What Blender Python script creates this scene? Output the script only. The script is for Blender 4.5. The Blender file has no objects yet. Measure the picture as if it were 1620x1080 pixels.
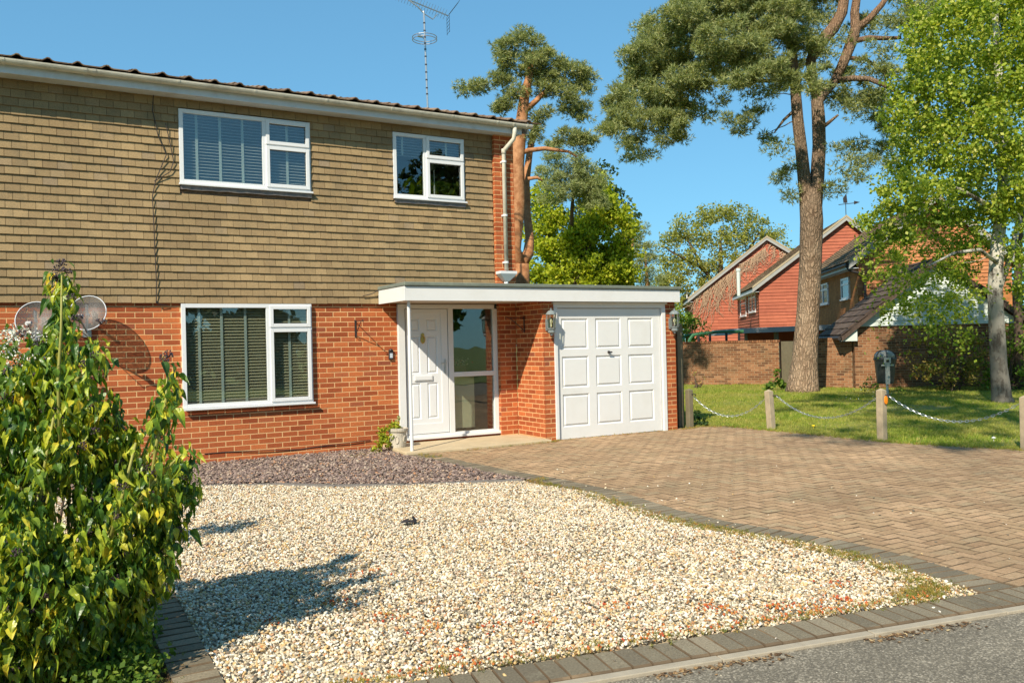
import bpy, math, random
import numpy as np
from mathutils import Vector, Matrix, noise
rnd = random.Random(7); rng = np.random.default_rng(7)
sc = bpy.context.scene
COL = sc.collection
# ---------------------------------------------------------------- camera
CAM = Vector((-3.725, -12.109, 1.554)); FPX = 1321.0
CR = Vector((0.86895365, -0.49435963, -0.02298066)); CU = Vector((0.01883115, -0.01337312, 0.99973324)); CF = Vector((0.49453507, 0.8691546, 0.00231126))
cam = bpy.data.cameras.new('camera'); camo = bpy.data.objects.new('camera', cam); COL.objects.link(camo)
M = Matrix.Identity(4)
for i in range(3):
    M[i][0] = CR[i]; M[i][1] = CU[i]; M[i][2] = -CF[i]; M[i][3] = CAM[i]
camo.matrix_world = M
cam.sensor_width = 36.0; cam.lens = FPX / 1620 * 36; cam.clip_start = .05; cam.clip_end = 2000
sc.camera = camo
# ---------------------------------------------------------------- sky and sun
SUN = Vector((-1.42, -1.0, 1.42)).normalized()
w = bpy.data.worlds.new("World"); sc.world = w; w.use_nodes = True
nt = w.node_tree; nt.nodes.clear()
sky = nt.nodes.new('ShaderNodeTexSky'); sky.sky_type = 'NISHITA'; sky.sun_disc = False
sky.sun_elevation = math.asin(SUN.z); sky.sun_rotation = math.atan2(SUN.x, SUN.y) % (2 * math.pi)
sky.air_density = 1.0; sky.dust_density = .1; sky.ozone_density = 1.6; sky.altitude = 100
bg = nt.nodes.new('ShaderNodeBackground'); bg.inputs[1].default_value = .105
wo = nt.nodes.new('ShaderNodeOutputWorld')
tint = nt.nodes.new('ShaderNodeMix'); tint.data_type = 'RGBA'; tint.blend_type = 'MULTIPLY'; tint.inputs[0].default_value = 1; tint.inputs[7].default_value = (2.72, 5.6, 7.3, 1)
sc1 = nt.nodes.new('ShaderNodeVectorMath'); sc1.operation = 'SCALE'; sc1.inputs[3].default_value = .105
gm = nt.nodes.new('ShaderNodeGamma'); gm.inputs[1].default_value = .5
nt.links.new(sky.outputs[0], sc1.inputs[0]); nt.links.new(sc1.outputs[0], gm.inputs[0]); nt.links.new(gm.outputs[0], tint.inputs[6]); nt.links.new(tint.outputs[2], bg.inputs[0]); nt.links.new(bg.outputs[0], wo.inputs[0])
sl = bpy.data.lights.new('sun', 'SUN'); sl.energy = 5.0; sl.angle = math.radians(.53); sl.color = (1, .90, .74)
slo = bpy.data.objects.new('sun', sl); COL.objects.link(slo)
slo.rotation_euler = SUN.to_track_quat('Z', 'Y').to_euler(); slo.location = (-20, -14, 20)
sc.view_settings.view_transform = 'Standard'; sc.view_settings.look = 'None'
sc.view_settings.exposure = .5; sc.view_settings.gamma = 1; sc.view_settings.use_curve_mapping = False

# ---------------------------------------------------------------- helpers
FH = Vector((CF.x, CF.y, 0)).normalized(); RH = Vector((CR.x, CR.y, 0)).normalized()
def ray(px, py): return CF + CR * ((px - 810) / FPX) + CU * ((540 - py) / FPX)
def at(px, py, Z):            # the point seen at photo pixel (px,py) at forward distance Z metres
    d = ray(px, py); return CAM + d * (Z / d.dot(CF))
def gnd(px, py, z=0):
    d = ray(px, py); return CAM + d * ((z - CAM.z) / d.z)
def score(p):                 # how large a piece shows in the picture
    d = Vector(p) - CAM; Z = d.dot(CF)
    if Z < .3: return -1e6
    x = 810 + FPX * d.dot(CR) / Z; y = 540 - FPX * d.dot(CU) / Z
    pen = 0 if (-15 < x < 1635 and -15 < y < 1095) else 1e4
    return -Z - pen
def px_of(p):
    d = Vector(p) - CAM; Z = d.dot(CF)
    return 810 + FPX * d.dot(CR) / Z, 540 - FPX * d.dot(CU) / Z

def empty(name, loc=(0, 0, 0), rz=0):
    o = bpy.data.objects.new(name, None); COL.objects.link(o); o.location = loc; o.rotation_euler = (0, 0, rz)
    o.empty_display_size = .2
    return o
def tag(o, label=None, cat=None, group=None, kind=None):
    if label: o['label'] = label
    if cat: o['category'] = cat
    if group: o['group'] = group
    if kind: o['kind'] = kind
    return o
def link(o, parent=None):
    COL.objects.link(o)
    if parent is not None: o.parent = parent      # parents that are used this way sit at the origin, or the mesh is local to them
    return o
BOXF = ((0, 1, 3, 2), (4, 6, 7, 5), (0, 4, 5, 1), (2, 3, 7, 6), (0, 2, 6, 4), (1, 5, 7, 3))
BOXV = [(x, y, z) for x in (-.5, .5) for y in (-.5, .5) for z in (-.5, .5)]
class MB:
    def __init__(s): s.v = []; s.f = []
    def raw(s, V, F):
        n = len(s.v); s.v += [tuple(p) for p in V]; s.f += [tuple(i + n for i in f) for f in F]; return s
    def box(s, x0, x1, y0, y1, z0, z1):
        return s.raw([(x, y, z) for x in (x0, x1) for y in (y0, y1) for z in (z0, z1)], BOXF)
    def mbox(s, m, dims=(1, 1, 1)):
        return s.raw([m @ Vector((a * dims[0], b * dims[1], c * dims[2])) for a, b, c in BOXV], BOXF)
    def tube(s, pts, r, n=8, caps=True):
        pts = [Vector(p) for p in pts]; rr = r if hasattr(r, '__len__') else [r] * len(pts)
        base = len(s.v); prev = None
        for i, p in enumerate(pts):
            t = (pts[min(i + 1, len(pts) - 1)] - pts[max(i - 1, 0)])
            t = t.normalized() if t.length > 1e-9 else Vector((0, 0, 1))
            if prev is None:
                a = t.orthogonal().normalized()
            else:
                a = prev - t * prev.dot(t); a = a.normalized() if a.length > 1e-6 else t.orthogonal().normalized()
            prev = a; b = t.cross(a)
            for k in range(n):
                c = 2 * math.pi * k / n
                s.v.append(tuple(p + (a * math.cos(c) + b * math.sin(c)) * rr[i]))
        for i in range(len(pts) - 1):
            for k in range(n):
                q = base + i * n
                s.f.append((q + k, q + (k + 1) % n, q + n + (k + 1) % n, q + n + k))
        if caps:
            s.f.append(tuple(base + k for k in reversed(range(n)))); q = base + (len(pts) - 1) * n
            s.f.append(tuple(q + k for k in range(n)))
        return s
    def lathe(s, prof, c=(0, 0, 0), n=20, m=None):
        base = len(s.v); m = m or Matrix.Translation(c)
        for r, z in prof:
            for k in range(n):
                a = 2 * math.pi * k / n; s.v.append(tuple(m @ Vector((r * math.cos(a), r * math.sin(a), z))))
        for i in range(len(prof) - 1):
            for k in range(n):
                q = base + i * n; s.f.append((q + k, q + (k + 1) % n, q + n + (k + 1) % n, q + n + k))
        s.f.append(tuple(base + k for k in reversed(range(n)))); q = base + (len(prof) - 1) * n
        s.f.append(tuple(q + k for k in range(n)))
        return s
    def prism(s, poly, off):   # planar polygon (3d points) extruded by the vector off
        n = len(poly); P = [Vector(p) for p in poly]; off = Vector(off)
        F = [tuple(range(n)), tuple(reversed(range(n, 2 * n)))] + [(i, i + n, (i + 1) % n + n, (i + 1) % n) for i in range(n)]
        return s.raw(P + [p + off for p in P], F)
    def build(s, name, m, parent=None, smooth=False, bevel=0):
        me = bpy.data.meshes.new(name); me.from_pydata(s.v, [], s.f)
        me.update()
        if smooth: me.polygons.foreach_set('use_smooth', [True] * len(me.polygons))
        if m: me.materials.append(m)
        o = bpy.data.objects.new(name, me); link(o, parent)
        if bevel:
            b = o.modifiers.new('bevel', 'BEVEL'); b.width = bevel; b.segments = 2; b.limit_method = 'ANGLE'
        return o
def npmesh(name, V, F, m, parent=None, smooth=False):
    V = np.ascontiguousarray(V, np.float32); F = np.ascontiguousarray(F, np.int32); k = F.shape[1]
    me = bpy.data.meshes.new(name); me.vertices.add(len(V)); me.vertices.foreach_set('co', V.ravel())
    me.loops.add(F.size); me.loops.foreach_set('vertex_index', F.ravel())
    me.polygons.add(len(F)); me.polygons.foreach_set('loop_start', np.arange(0, F.size, k, dtype=np.int32))
    try: me.polygons.foreach_set('loop_total', np.full(len(F), k, np.int32))
    except Exception: pass
    if smooth: me.polygons.foreach_set('use_smooth', np.ones(len(F), bool))
    me.update(calc_edges=True); me.validate()
    if m: me.materials.append(m)
    o = bpy.data.objects.new(name, me); link(o, parent); return o
_unit = {}
def unit(name, V, F, m):
    k = (name, m.name)
    if k not in _unit:
        me = bpy.data.meshes.new(name); me.from_pydata(V, [], F); me.materials.append(m); _unit[k] = me
    return _unit[k]
def chamf(dx=.02, dz=.05, dy=.18):   # a brick-like unit box whose front (-y) edges are chamfered
    V = [(-.5, .5, -.5), (.5, .5, -.5), (.5, .5, .5), (-.5, .5, .5),
         (-.5, -.5 + dy, -.5), (.5, -.5 + dy, -.5), (.5, -.5 + dy, .5), (-.5, -.5 + dy, .5),
         (-.5 + dx, -.5, -.5 + dz), (.5 - dx, -.5, -.5 + dz), (.5 - dx, -.5, .5 - dz), (-.5 + dx, -.5, .5 - dz)]
    F = [(8, 9, 10, 11), (4, 5, 9, 8), (5, 6, 10, 9), (6, 7, 11, 10), (7, 4, 8, 11),
         (0, 1, 5, 4), (1, 2, 6, 5), (2, 3, 7, 6), (3, 0, 4, 7), (0, 3, 2, 1)]
    return V, F
def emit(name, geo, pieces, m, parent, limit=300, stuffname=None, m2=None):
    """pieces: list of matrices. The ones that show largest become objects sharing one mesh, the rest one joined part"""
    V, F = geo
    pieces = sorted(pieces, key=lambda q: -score(q.translation))
    near = pieces[:limit]; far = pieces[limit:]
    near2 = [q for q in near if score(q.translation) > -1e4]; far = [q for q in near if score(q.translation) <= -1e4] + far
    me = unit(name, V, F, m)
    if m2 and len(me.materials) < 2: me.materials.append(m2); me.polygons.foreach_set('material_index', [0] + [1] * (len(F) - 1))
    for q in near2:
        o = bpy.data.objects.new(name, me); COL.objects.link(o)
        if parent is not None: o.parent = parent
        o.matrix_basis = q
    if far:
        VV = np.array(V); n = len(V)
        A = np.array([[list(r) for r in q] for q in far])            # k,4,4
        P = np.einsum('kij,nj->kni', A[:, :3, :3], VV) + A[:, None, :3, 3]
        me2 = bpy.data.meshes.new(stuffname or name + '_field')
        Fs = []
        for k in range(len(far)): Fs += [tuple(i + k * n for i in f) for f in F]
        me2.from_pydata(P.reshape(-1, 3).tolist(), [], Fs); me2.materials.append(m)
        if m2: me2.materials.append(m2); me2.polygons.foreach_set('material_index', ([0] + [1] * (len(F) - 1)) * len(far))
        o = bpy.data.objects.new(stuffname or name + '_field', me2); link(o, parent); o['kind'] = 'stuff'
def TRS(loc, dims, rz=0, rx=0, ry=0):
    return Matrix.Translation(loc) @ Matrix.Rotation(rz, 4, 'Z') @ Matrix.Rotation(rx, 4, 'X') @ Matrix.Rotation(ry, 4, 'Y') @ Matrix.Diagonal((*dims, 1))
def j(a): return rnd.uniform(-a, a)

# ---------------------------------------------------------------- materials
def srgb(r, g, b): return tuple(((c / 255) / 12.92 if c / 255 <= .04045 else ((c / 255 + .055) / 1.055) ** 2.4) for c in (r, g, b))
class N:
    def __init__(s, name):
        s.m = bpy.data.materials.new(name); s.m.use_nodes = True; s.t = s.m.node_tree; s.t.nodes.clear()
        s.out = s.t.nodes.new('ShaderNodeOutputMaterial')
    def n(s, typ, **kw):
        o = s.t.nodes.new(typ)
        for k, v in kw.items(): setattr(o, k, v)
        return o
    def l(s, a, b): s.t.links.new(a, b)
    def val(s, sock, v):
        if hasattr(v, 'links'): s.l(v, sock)
        elif isinstance(v, tuple) and len(v) == 3 and sock.type == 'RGBA': sock.default_value = (*v, 1)
        else: sock.default_value = v
    def math(s, op, a, b=0.0, c=None):
        o = s.n('ShaderNodeMath', operation=op); s.val(o.inputs[0], a); s.val(o.inputs[1], b)
        if c is not None: s.val(o.inputs[2], c)
        return o.outputs[0]
    def mix(s, f, a, b, mode='MIX'):
        o = s.n('ShaderNodeMix', data_type='RGBA', blend_type=mode); s.val(o.inputs[0], f); s.val(o.inputs[6], a); s.val(o.inputs[7], b); return o.outputs[2]
    def pos(s, scale=(1, 1, 1)):
        g = s.n('ShaderNodeNewGeometry'); mp = s.n('ShaderNodeMapping'); mp.inputs[3].default_value = scale; s.l(g.outputs[0], mp.inputs[0]); return mp.outputs[0]
    def noise(s, scale, detail=4, rough=.6, vec=None, dist=0):
        o = s.n('ShaderNodeTexNoise'); o.inputs['Scale'].default_value = scale; o.inputs['Detail'].default_value = detail
        o.inputs['Roughness'].default_value = rough; o.inputs['Distortion'].default_value = dist
        s.l(vec or s.pos(), o.inputs[0]); return o.outputs[0]
    def rand(s):
        g = s.n('ShaderNodeNewGeometry'); i = s.n('ShaderNodeObjectInfo')
        return s.math('FRACT', s.math('ADD', g.outputs['Random Per Island'], i.outputs['Random']))
    def ramp(s, f, stops):
        o = s.n('ShaderNodeValToRGB'); cr = o.color_ramp
        while len(cr.elements) < len(stops): cr.elements.new(.5)
        for e, (p, c) in zip(cr.elements, stops): e.position = p; e.color = (*c, 1)
        s.l(f, o.inputs[0]); return o.outputs[0]
    def mr(s, f, a, b, c, d):
        o = s.n('ShaderNodeMapRange'); s.val(o.inputs[0], f)
        for i, v in enumerate((a, b, c, d)): o.inputs[i + 1].default_value = v
        return o.outputs[0]
    def bsdf(s, col, rough=.8, metal=0, spec=.5, bump=None, bstr=.3, bdist=.01, trans=None):
        b = s.n('ShaderNodeBsdfPrincipled'); s.val(b.inputs['Base Color'], col); s.val(b.inputs['Roughness'], rough)
        b.inputs['Metallic'].default_value = metal; b.inputs['Specular IOR Level'].default_value = spec
        if bump is not None:
            bp = s.n('ShaderNodeBump'); bp.inputs[0].default_value = bstr; bp.inputs[1].default_value = bdist; s.l(bump, bp.inputs['Height']); s.l(bp.outputs[0], b.inputs['Normal'])
        if trans is not None:
            t = s.n('ShaderNodeBsdfTranslucent'); s.val(t.inputs[0], trans[0]); mx = s.n('ShaderNodeMixShader'); mx.inputs[0].default_value = trans[1]
            s.l(b.outputs[0], mx.inputs[1]); s.l(t.outputs[0], mx.inputs[2]); s.l(mx.outputs[0], s.out.inputs[0])
        else: s.l(b.outputs[0], s.out.inputs[0])
        return s.m
def mul(c, k): return tuple(x * k for x in c)
def simple(name, c, rough=.6, var=.12, nscale=6, metal=0, spec=.4, fine=120, bstr=.1, bdist=.003, dirt=None, dirtamt=.5):
    s = N(name); f = s.noise(nscale, 5); col = s.mix(f, mul(c, 1 - var), mul(c, 1 + var))
    if dirt: col = s.mix(s.mr(s.noise(nscale * .6, 8, .7), .5, .75, 0, dirtamt), col, dirt)
    return s.bsdf(col, rough, metal, spec, s.noise(fine, 3), bstr, bdist)
def varied(name, stops, rough=.85, nscale=30, nvar=.25, big=.15, fine=200, bstr=.35, bdist=.004, stain=None, spec=.25):
    s = N(name); r = s.rand(); col = s.ramp(r, stops)
    k = s.mr(s.noise(nscale, 5, .65), .25, .75, 1 - nvar, 1 + nvar); col = s.mix(1.0, col, k, 'MULTIPLY')
    k2 = s.mr(s.noise(.7, 5, .6), .3, .7, 1 - big, 1 + big); col = s.mix(1.0, col, k2, 'MULTIPLY')
    if stain: col = s.mix(s.mr(s.noise(stain[1], 8, .75), stain[2], stain[3], 0, stain[4]), col, stain[0])
    return s.bsdf(col, rough, 0, spec, s.noise(fine, 4, .7), bstr, bdist)
m_brick = varied('orange_brick', [(0, (.27, .062, .02)), (.3, (.35, .085, .028)), (.65, (.41, .108, .035)), (.85, (.5, .145, .045)), (.95, (.36, .1, .04)), (1, (.23, .062, .03))], nscale=45, nvar=.22, stain=((.55, .3, .17), 2.2, .62, .85, .3))
m_mortar = simple('mortar', (.66, .41, .19), .9, .12, 9, fine=300, bstr=.3)
m_tile = varied('hanging_tile', [(0, (.245, .17, .088)), (.3, (.27, .188, .095)), (.7, (.295, .208, .105)), (.95, (.33, .232, .118)), (1, (.25, .185, .115))], nscale=110, nvar=.38, big=.2, stain=((.13, .11, .07), 2.2, .52, .75, .55), bstr=.5)
m_rooftile = varied('concrete_roof_tile', [(0, (.15, .095, .06)), (.5, (.22, .14, .09)), (1, (.27, .19, .12))], nscale=60, nvar=.5, stain=((.06, .055, .04), 14, .5, .65, .8))
m_white = simple('white_plastic', (.68, .69, .69), .3, .03, 3, spec=.5, bstr=.02, fine=40)
m_wood_white = simple('white_paint', (.68, .68, .66), .45, .05, 3, bstr=.15, fine=25, dirt=(.5, .47, .4), dirtamt=.25)
m_gutter = simple('aged_plastic_gutter', (.55, .52, .42), .5, .15, 4, dirt=(.14, .12, .08), dirtamt=.75)
m_fascia = simple('pale_fascia', (.55, .58, .6), .5, .08, 3, dirt=(.3, .24, .15), dirtamt=.5)
m_felt = simple('mossy_roofing_felt', (.15, .17, .14), .95, .3, 8, dirt=(.23, .26, .19), dirtamt=.7, bstr=.5, fine=160)
m_lead = simple('lead_flashing', (.16, .15, .15), .5, .35, 20, dirt=(.4, .33, .27), dirtamt=.8, bstr=.5, fine=30)
m_dark = simple('dark_interior', (.03, .03, .03), .9)
m_iron = simple('black_iron', (.03, .025, .025), .5, .2)
m_galv = simple('galvanised_steel', (.5, .52, .53), .35, .2, 20, metal=.8)
m_gold = simple('brass', (.55, .4, .12), .3, .1, metal=.9)
m_lantern = simple('grey_green_cast_metal', (.17, .2, .2), .45, .3, 30, dirt=(.35, .36, .33), dirtamt=.6)
m_conc = simple('porch_concrete', (.5, .4, .25), .9, .18, 5, dirt=(.3, .24, .13), dirtamt=.5, bstr=.4)
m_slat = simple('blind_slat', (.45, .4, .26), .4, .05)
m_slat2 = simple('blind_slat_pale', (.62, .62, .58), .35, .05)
m_tape = simple('blind_tape', (.55, .62, .56), .7, .05)
m_cream = simple('cream_fabric', (.6, .57, .38), .9, .08, 50)
def glassmat(name, refl=.16, tint=(.8, .83, .82)):
    s = N(name); t = s.n('ShaderNodeBsdfTransparent'); t.inputs[0].default_value = (*tint, 1)
    g = s.n('ShaderNodeBsdfGlossy'); g.inputs['Roughness'].default_value = .004; g.inputs[0].default_value = (1, 1, 1, 1)
    bp = s.n('ShaderNodeBump'); bp.inputs[0].default_value = .04; bp.inputs[1].default_value = .02; s.l(s.noise(2.5, 1), bp.inputs['Height']); s.l(bp.outputs[0], g.inputs['Normal'])
    ge = s.n('ShaderNodeNewGeometry'); f = s.n('ShaderNodeFresnel'); s.l(s.mr(ge.outputs['Backfacing'], 0, 1, 1.5, 1 / 1.5), f.inputs[0])
    k = s.math('ADD', f.outputs[0], refl); mx = s.n('ShaderNodeMixShader'); s.l(k, mx.inputs[0]); s.l(t.outputs[0], mx.inputs[1]); s.l(g.outputs[0], mx.inputs[2]); s.l(mx.outputs[0], s.out.inputs[0])
    return s.m
m_glass = glassmat('window_glass', .06)
m_glass2 = glassmat('lantern_glass', .05, (.85, .85, .75))

# ================================================================ THE HOUSE
house = empty('semi_detached_house')
tag(house, 'semi-detached house of orange brick below and brown hung tiles above, with flat-roofed garage', 'house')
bricks = []; 
mort = MB()
def brick_wall(o, ang, length, z0, z1, holes=(), phase=0, half=False, depth=.022, back=.1, pieces=None, mb=None, row0=0, bh=.075, bl=.225, proud=.0025):
    """o: left bottom corner of the outer face; ang: direction of the wall run; outer normal is to the right of the run (-y for ang 0)"""
    u = Vector((math.cos(ang), math.sin(ang), 0)); n = Vector((math.sin(ang), -math.cos(ang), 0)); o = Vector(o)
    pieces = bricks if pieces is None else pieces; mb = mb or mort
    zs = sorted({z0, z1} | {h[k] for h in holes for k in (2, 3) if z0 < h[k] < z1})
    for a, b in zip(zs, zs[1:]):          # mortar body, cut round the openings
        cuts = sorted((max(.0035, h[0]), min(length, h[1])) for h in holes if h[2] < b - 1e-6 and h[3] > a + 1e-6)
        s = .0035
        for c0, c1 in cuts + [(length - .0035, length)]:
            if c0 - s > 1e-4:
                c = o + u * (s + c0) / 2 + Vector((0, 0, (a + b) / 2)) - n * (back / 2 + proud)
                mb.mbox(TRS(c, (c0 - s, back, b - a), ang))
            s = max(s, c1)
    r = 0; z = 0
    nrows = int(round((z1) / bh)) + 1
    for r in range(int(math.floor(z0 / bh)) - 1, nrows):
        lo = r * bh + .005; hi = (r + 1) * bh - .005
        lo = max(lo, z0); hi = min(hi, z1)
        if hi - lo < .02: continue
        zc = (lo + hi) / 2
        ph = (phase + (bl / 2 if (r + row0) % 2 else 0)) % bl
        x = ph - bl
        while x < length:
            a, b = max(x + .005, 0), min(x + bl - .005, length)
            segs = [(a, b)]
            for h in holes:
                if h[2] < hi - .01 and h[3] > lo + .01:
                    ns = []
                    for p, q in segs:
                        if h[1] <= p or h[0] >= q: ns.append((p, q))
                        else:
                            if h[0] > p: ns.append((p, h[0]))
                            if h[1] < q: ns.append((h[1], q))
                    segs = ns
            for p, q in segs:
                if q - p > .03:
                    c = o + u * (p + q) / 2 + Vector((0, 0, zc)) - n * (depth / 2 + j(.0012))
                    pieces.append(TRS(c, (q - p, depth, hi - lo + j(.001)), ang + j(.003)))
            x += bl
XL = -6.6
# ground floor front, brick phase taken so that a joint stands at x = 0 on even courses
BR0 = -.0175   # foot of the brickwork relative to z of the courses
win_l = (-2.015, -.225, .765, 2.24)
brick_wall((XL, 0, BR0), 0, 1.125 - XL, -.06, 2.27, holes=[(win_l[0] - XL, win_l[1] - XL, win_l[2] - BR0 - .0, 2.4)], phase=(-XL) % .225)
# little pier right of the door, stepping out .1, runs to the garage side wall
brick_wall((2.88, -.1, BR0), 0, .31, -.0, 2.27, phase=.1)
brick_wall((2.88, 0, BR0), -math.pi / 2, .098, -.0, 2.27, phase=.05)
# garage side wall (faces left) and its piers either side of the door
brick_wall((3.19, -.1, BR0), -math.pi / 2, .85, .0, 2.27, phase=.02, row0=1)
brick_wall((3.19, -.95, BR0), 0, .2, .0, 2.27, phase=.112)
brick_wall((5.655, -.95, BR0), 0, .225, .0, 2.27, phase=.112)
brick_wall((5.88, -.95, BR0), math.pi / 2, 5.0, .0, 2.27)
# upper end pier
brick_wall((2.85, -.1, 2.2), 0, .36, 0.25, 2.86, phase=.112)
brick_wall((2.85, -.03, 2.2), -math.pi / 2, .068, .25, 2.86, phase=.05)
brick_wall((3.21, -.1, 2.2), math.pi / 2, 7.6, .25, 2.86, phase=.05)
emit('brick', chamf(.012, .035, .2), bricks, m_brick, house, 300, 'brickwork')
mort.build('mortar', m_mortar, house)

# hanging tiles
wul = (-1.995, -.19, 3.835, 4.85); wur = (1.104, 2.325, 3.85, 4.857)
tiles = []
GA = .1065; TW = .1655
TV = [(-.5, .5, -.5), (.5, .5, -.5), (.5, .5, .5), (-.5, .5, .5), (-.5, -.5, -.5), (.5, -.5, -.5), (.5, .12, .5), (-.5, .12, .5)]
TF = [(4, 5, 6, 7), (0, 1, 5, 4), (3, 7, 6, 2), (0, 4, 7, 3), (1, 2, 6, 5), (0, 3, 2, 1)]
for r in range(27):
    z0 = 2.205 + r * GA; z1 = min(z0 + GA, 5.02)
    x = XL - (TW / 2 if r % 2 else 0)
    while x < 2.85:
        a, b = x, min(x + TW, 2.846); x += TW
        if b - a < .02: continue
        segs = [(a, b)]
        for (h0, h1, h2, h3) in (wul, wur):
            h2 -= .06; 
            if h2 < z1 - .02 and h3 > z0 + .02:
                ns = []
                for p, q in segs:
                    if h1 <= p or h0 >= q: ns.append((p, q))
                    else:
                        if h0 > p: ns.append((p, h0))
                        if h1 < q: ns.append((h1, q))
                segs = ns
        if r == 0 and -2.02 < (a + b) / 2 < -.22: z0b = 2.202
        else: z0b = z0
        for p, q in segs:
            if q - p < .02: continue
            if r == 8 and abs((p + q) / 2 - 1.842) < .08: continue      # the slipped tile
            t = .034 + j(.003)
            tiles.append(TRS(((p + q) / 2, -.012 - t / 2, (z0b + z1) / 2 + j(.0022)), (q - p - .0045, t, z1 - z0b), j(.006), 0, j(.007)))
emit('hanging_tile', (TV, TF), tiles, m_tile, house, 300, 'tile_hanging')
b = MB()
for (x0, x1, z0, z1) in ((XL, 2.85, 2.25, 3.78), (XL, wul[0], 3.78, 5.03), (wul[1], wur[0], 3.78, 5.03), (wur[1], 2.85, 3.78, 5.03), (wul[0], wul[1], 4.85, 5.03), (wur[0], wur[1], 4.857, 5.03), (XL, 2.85, 2.215, 2.25)):
    b.box(x0, x1, -.012, .1, z0, z1)
b.build('tile_backing', m_rooftile, house)
# dark inside of the house
b = MB(); b.box(XL, 3.15, 7.4, 7.5, 0, 5); b.box(XL - .1, XL, 0, 7.5, 0, 5); b.box(XL, 3.1, .1, 7.4, 2.3, 2.5); b.box(XL, 3.1, .1, 7.4, -.02, .02); b.box(-.15, -.05, .12, 7.4, .02, 2.3); b.box(.5, .6, .12, 7.4, 2.5, 5.0); b.box(3.0, 3.1, .1, 7.4, .02, 2.3); b.box(XL, 3.1, .1, 7.4, 4.95, 5.0)
b.build('inner_wall', simple('plaster', (.35, .33, .3), .9), house)
# eaves
b = MB(); b.box(XL, 3.27, -.3, -.275, 4.975, 5.13); b.build('fascia', m_fascia, house, bevel=.003)
b = MB(); b.box(XL, 3.27, -.275, 0, 4.985, 4.997); b.build('soffit', m_fascia, house)
# bargeboard of the roof end
g = MB()
nseg = 10
prof = [(-.36 + .062 * math.cos(a), 5.125 + .062 * math.sin(a)) for a in [math.pi + math.pi * k / nseg for k in range(nseg + 1)]]
prof2 = [(-.36 + .056 * math.cos(a), 5.125 + .056 * math.sin(a)) for a in [2 * math.pi - math.pi * k / nseg for k in range(nseg + 1)]]
pp = prof + prof2
g.prism([(XL, y, z) for y, z in pp], (3.42 - XL, 0, 0)); gut = g.build('gutter', m_gutter, house)
for gx in (-6.1, -5.1, -4.03, -3.16, -3.06, -2.05, -1.06, -.05, .95, 1.95, 2.75, 3.05, 3.3):
    q = MB(); ww = .03 if gx not in (-3.16, -3.06) else .05
    pf = [(-.36 + .068 * math.cos(a), 5.125 + .068 * math.sin(a)) for a in [math.pi + math.pi * k / 8 for k in range(9)]]
    pf2 = [(y * 1 if False else -.36 + (y + .36) * .9, 5.125 + (z - 5.125) * .9) for y, z in reversed(pf)]
    q.prism([(gx, y, z) for y, z in pf + pf2], (ww, 0, 0)); q.build('gutter_bracket', m_gutter, gut)
# roof: low pitch, rolled concrete tiles
PIT = math.radians(15.5); rt = []
RV = []; RF = []
ns = 12
def rollz(t): return .9 * max(0, math.cos((t - .28) / .16 * math.pi / 2)) ** 1.0 * (1 if abs(t - .28) < .16 else 0)
for yy in (-.5, .5):
    for k in range(ns + 1):
        t = k / ns; zt = rollz(t) + .15
        RV.append((t - .5, yy, zt))
    for k in range(ns + 1):
        t = k / ns; RV.append((t - .5, yy, rollz(t) - .15))
n1 = ns + 1
for k in range(ns):
    RF.append((k, k + 1, 2 * n1 + k + 1, 2 * n1 + k)); RF.append((n1 + k + 1, n1 + k, 3 * n1 + k, 3 * n1 + k + 1)); RF.append((k + 1, k, n1 + k, n1 + k + 1))
for c in range(11):
    for k in range(31):
        xx = XL + .165 + k * .33
        if xx > 3.5: continue
        yl = -.34 + c * .35 * math.cos(PIT) + .2; zl = 5.16 + (c * .35 + .2) * math.sin(PIT)
        rt.append(Matrix.Translation((xx, yl, zl + .016 + j(.004))) @ Matrix.Rotation(PIT - .035, 4, 'X') @ Matrix.Rotation(j(.012), 4, 'Y') @ Matrix.Diagonal((.33, .41, .042, 1)))
emit('roof_tile', (RV, RF), rt, m_rooftile, house, 120, 'roof_tiling')
b = MB(); Lr = 4.3
b.prism([(XL, -.3, 5.14), (XL, -.3 + Lr * math.cos(PIT), 5.14 + Lr * math.sin(PIT)), (XL, 7.9, 5.14), ], (3.38 - XL, 0, 0)); b.build('roof_deck', m_rooftile, house)
b = MB(); b.prism([(3.385, -.28, 5.0), (3.385, -.28, 5.19), (3.385, -.3 + Lr * math.cos(PIT), 5.17 + Lr * math.sin(PIT)), (3.385, -.3 + Lr * math.cos(PIT), 4.98 + Lr * math.sin(PIT))], (.03, 0, 0)); b.build('bargeboard', m_fascia, house)

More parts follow.
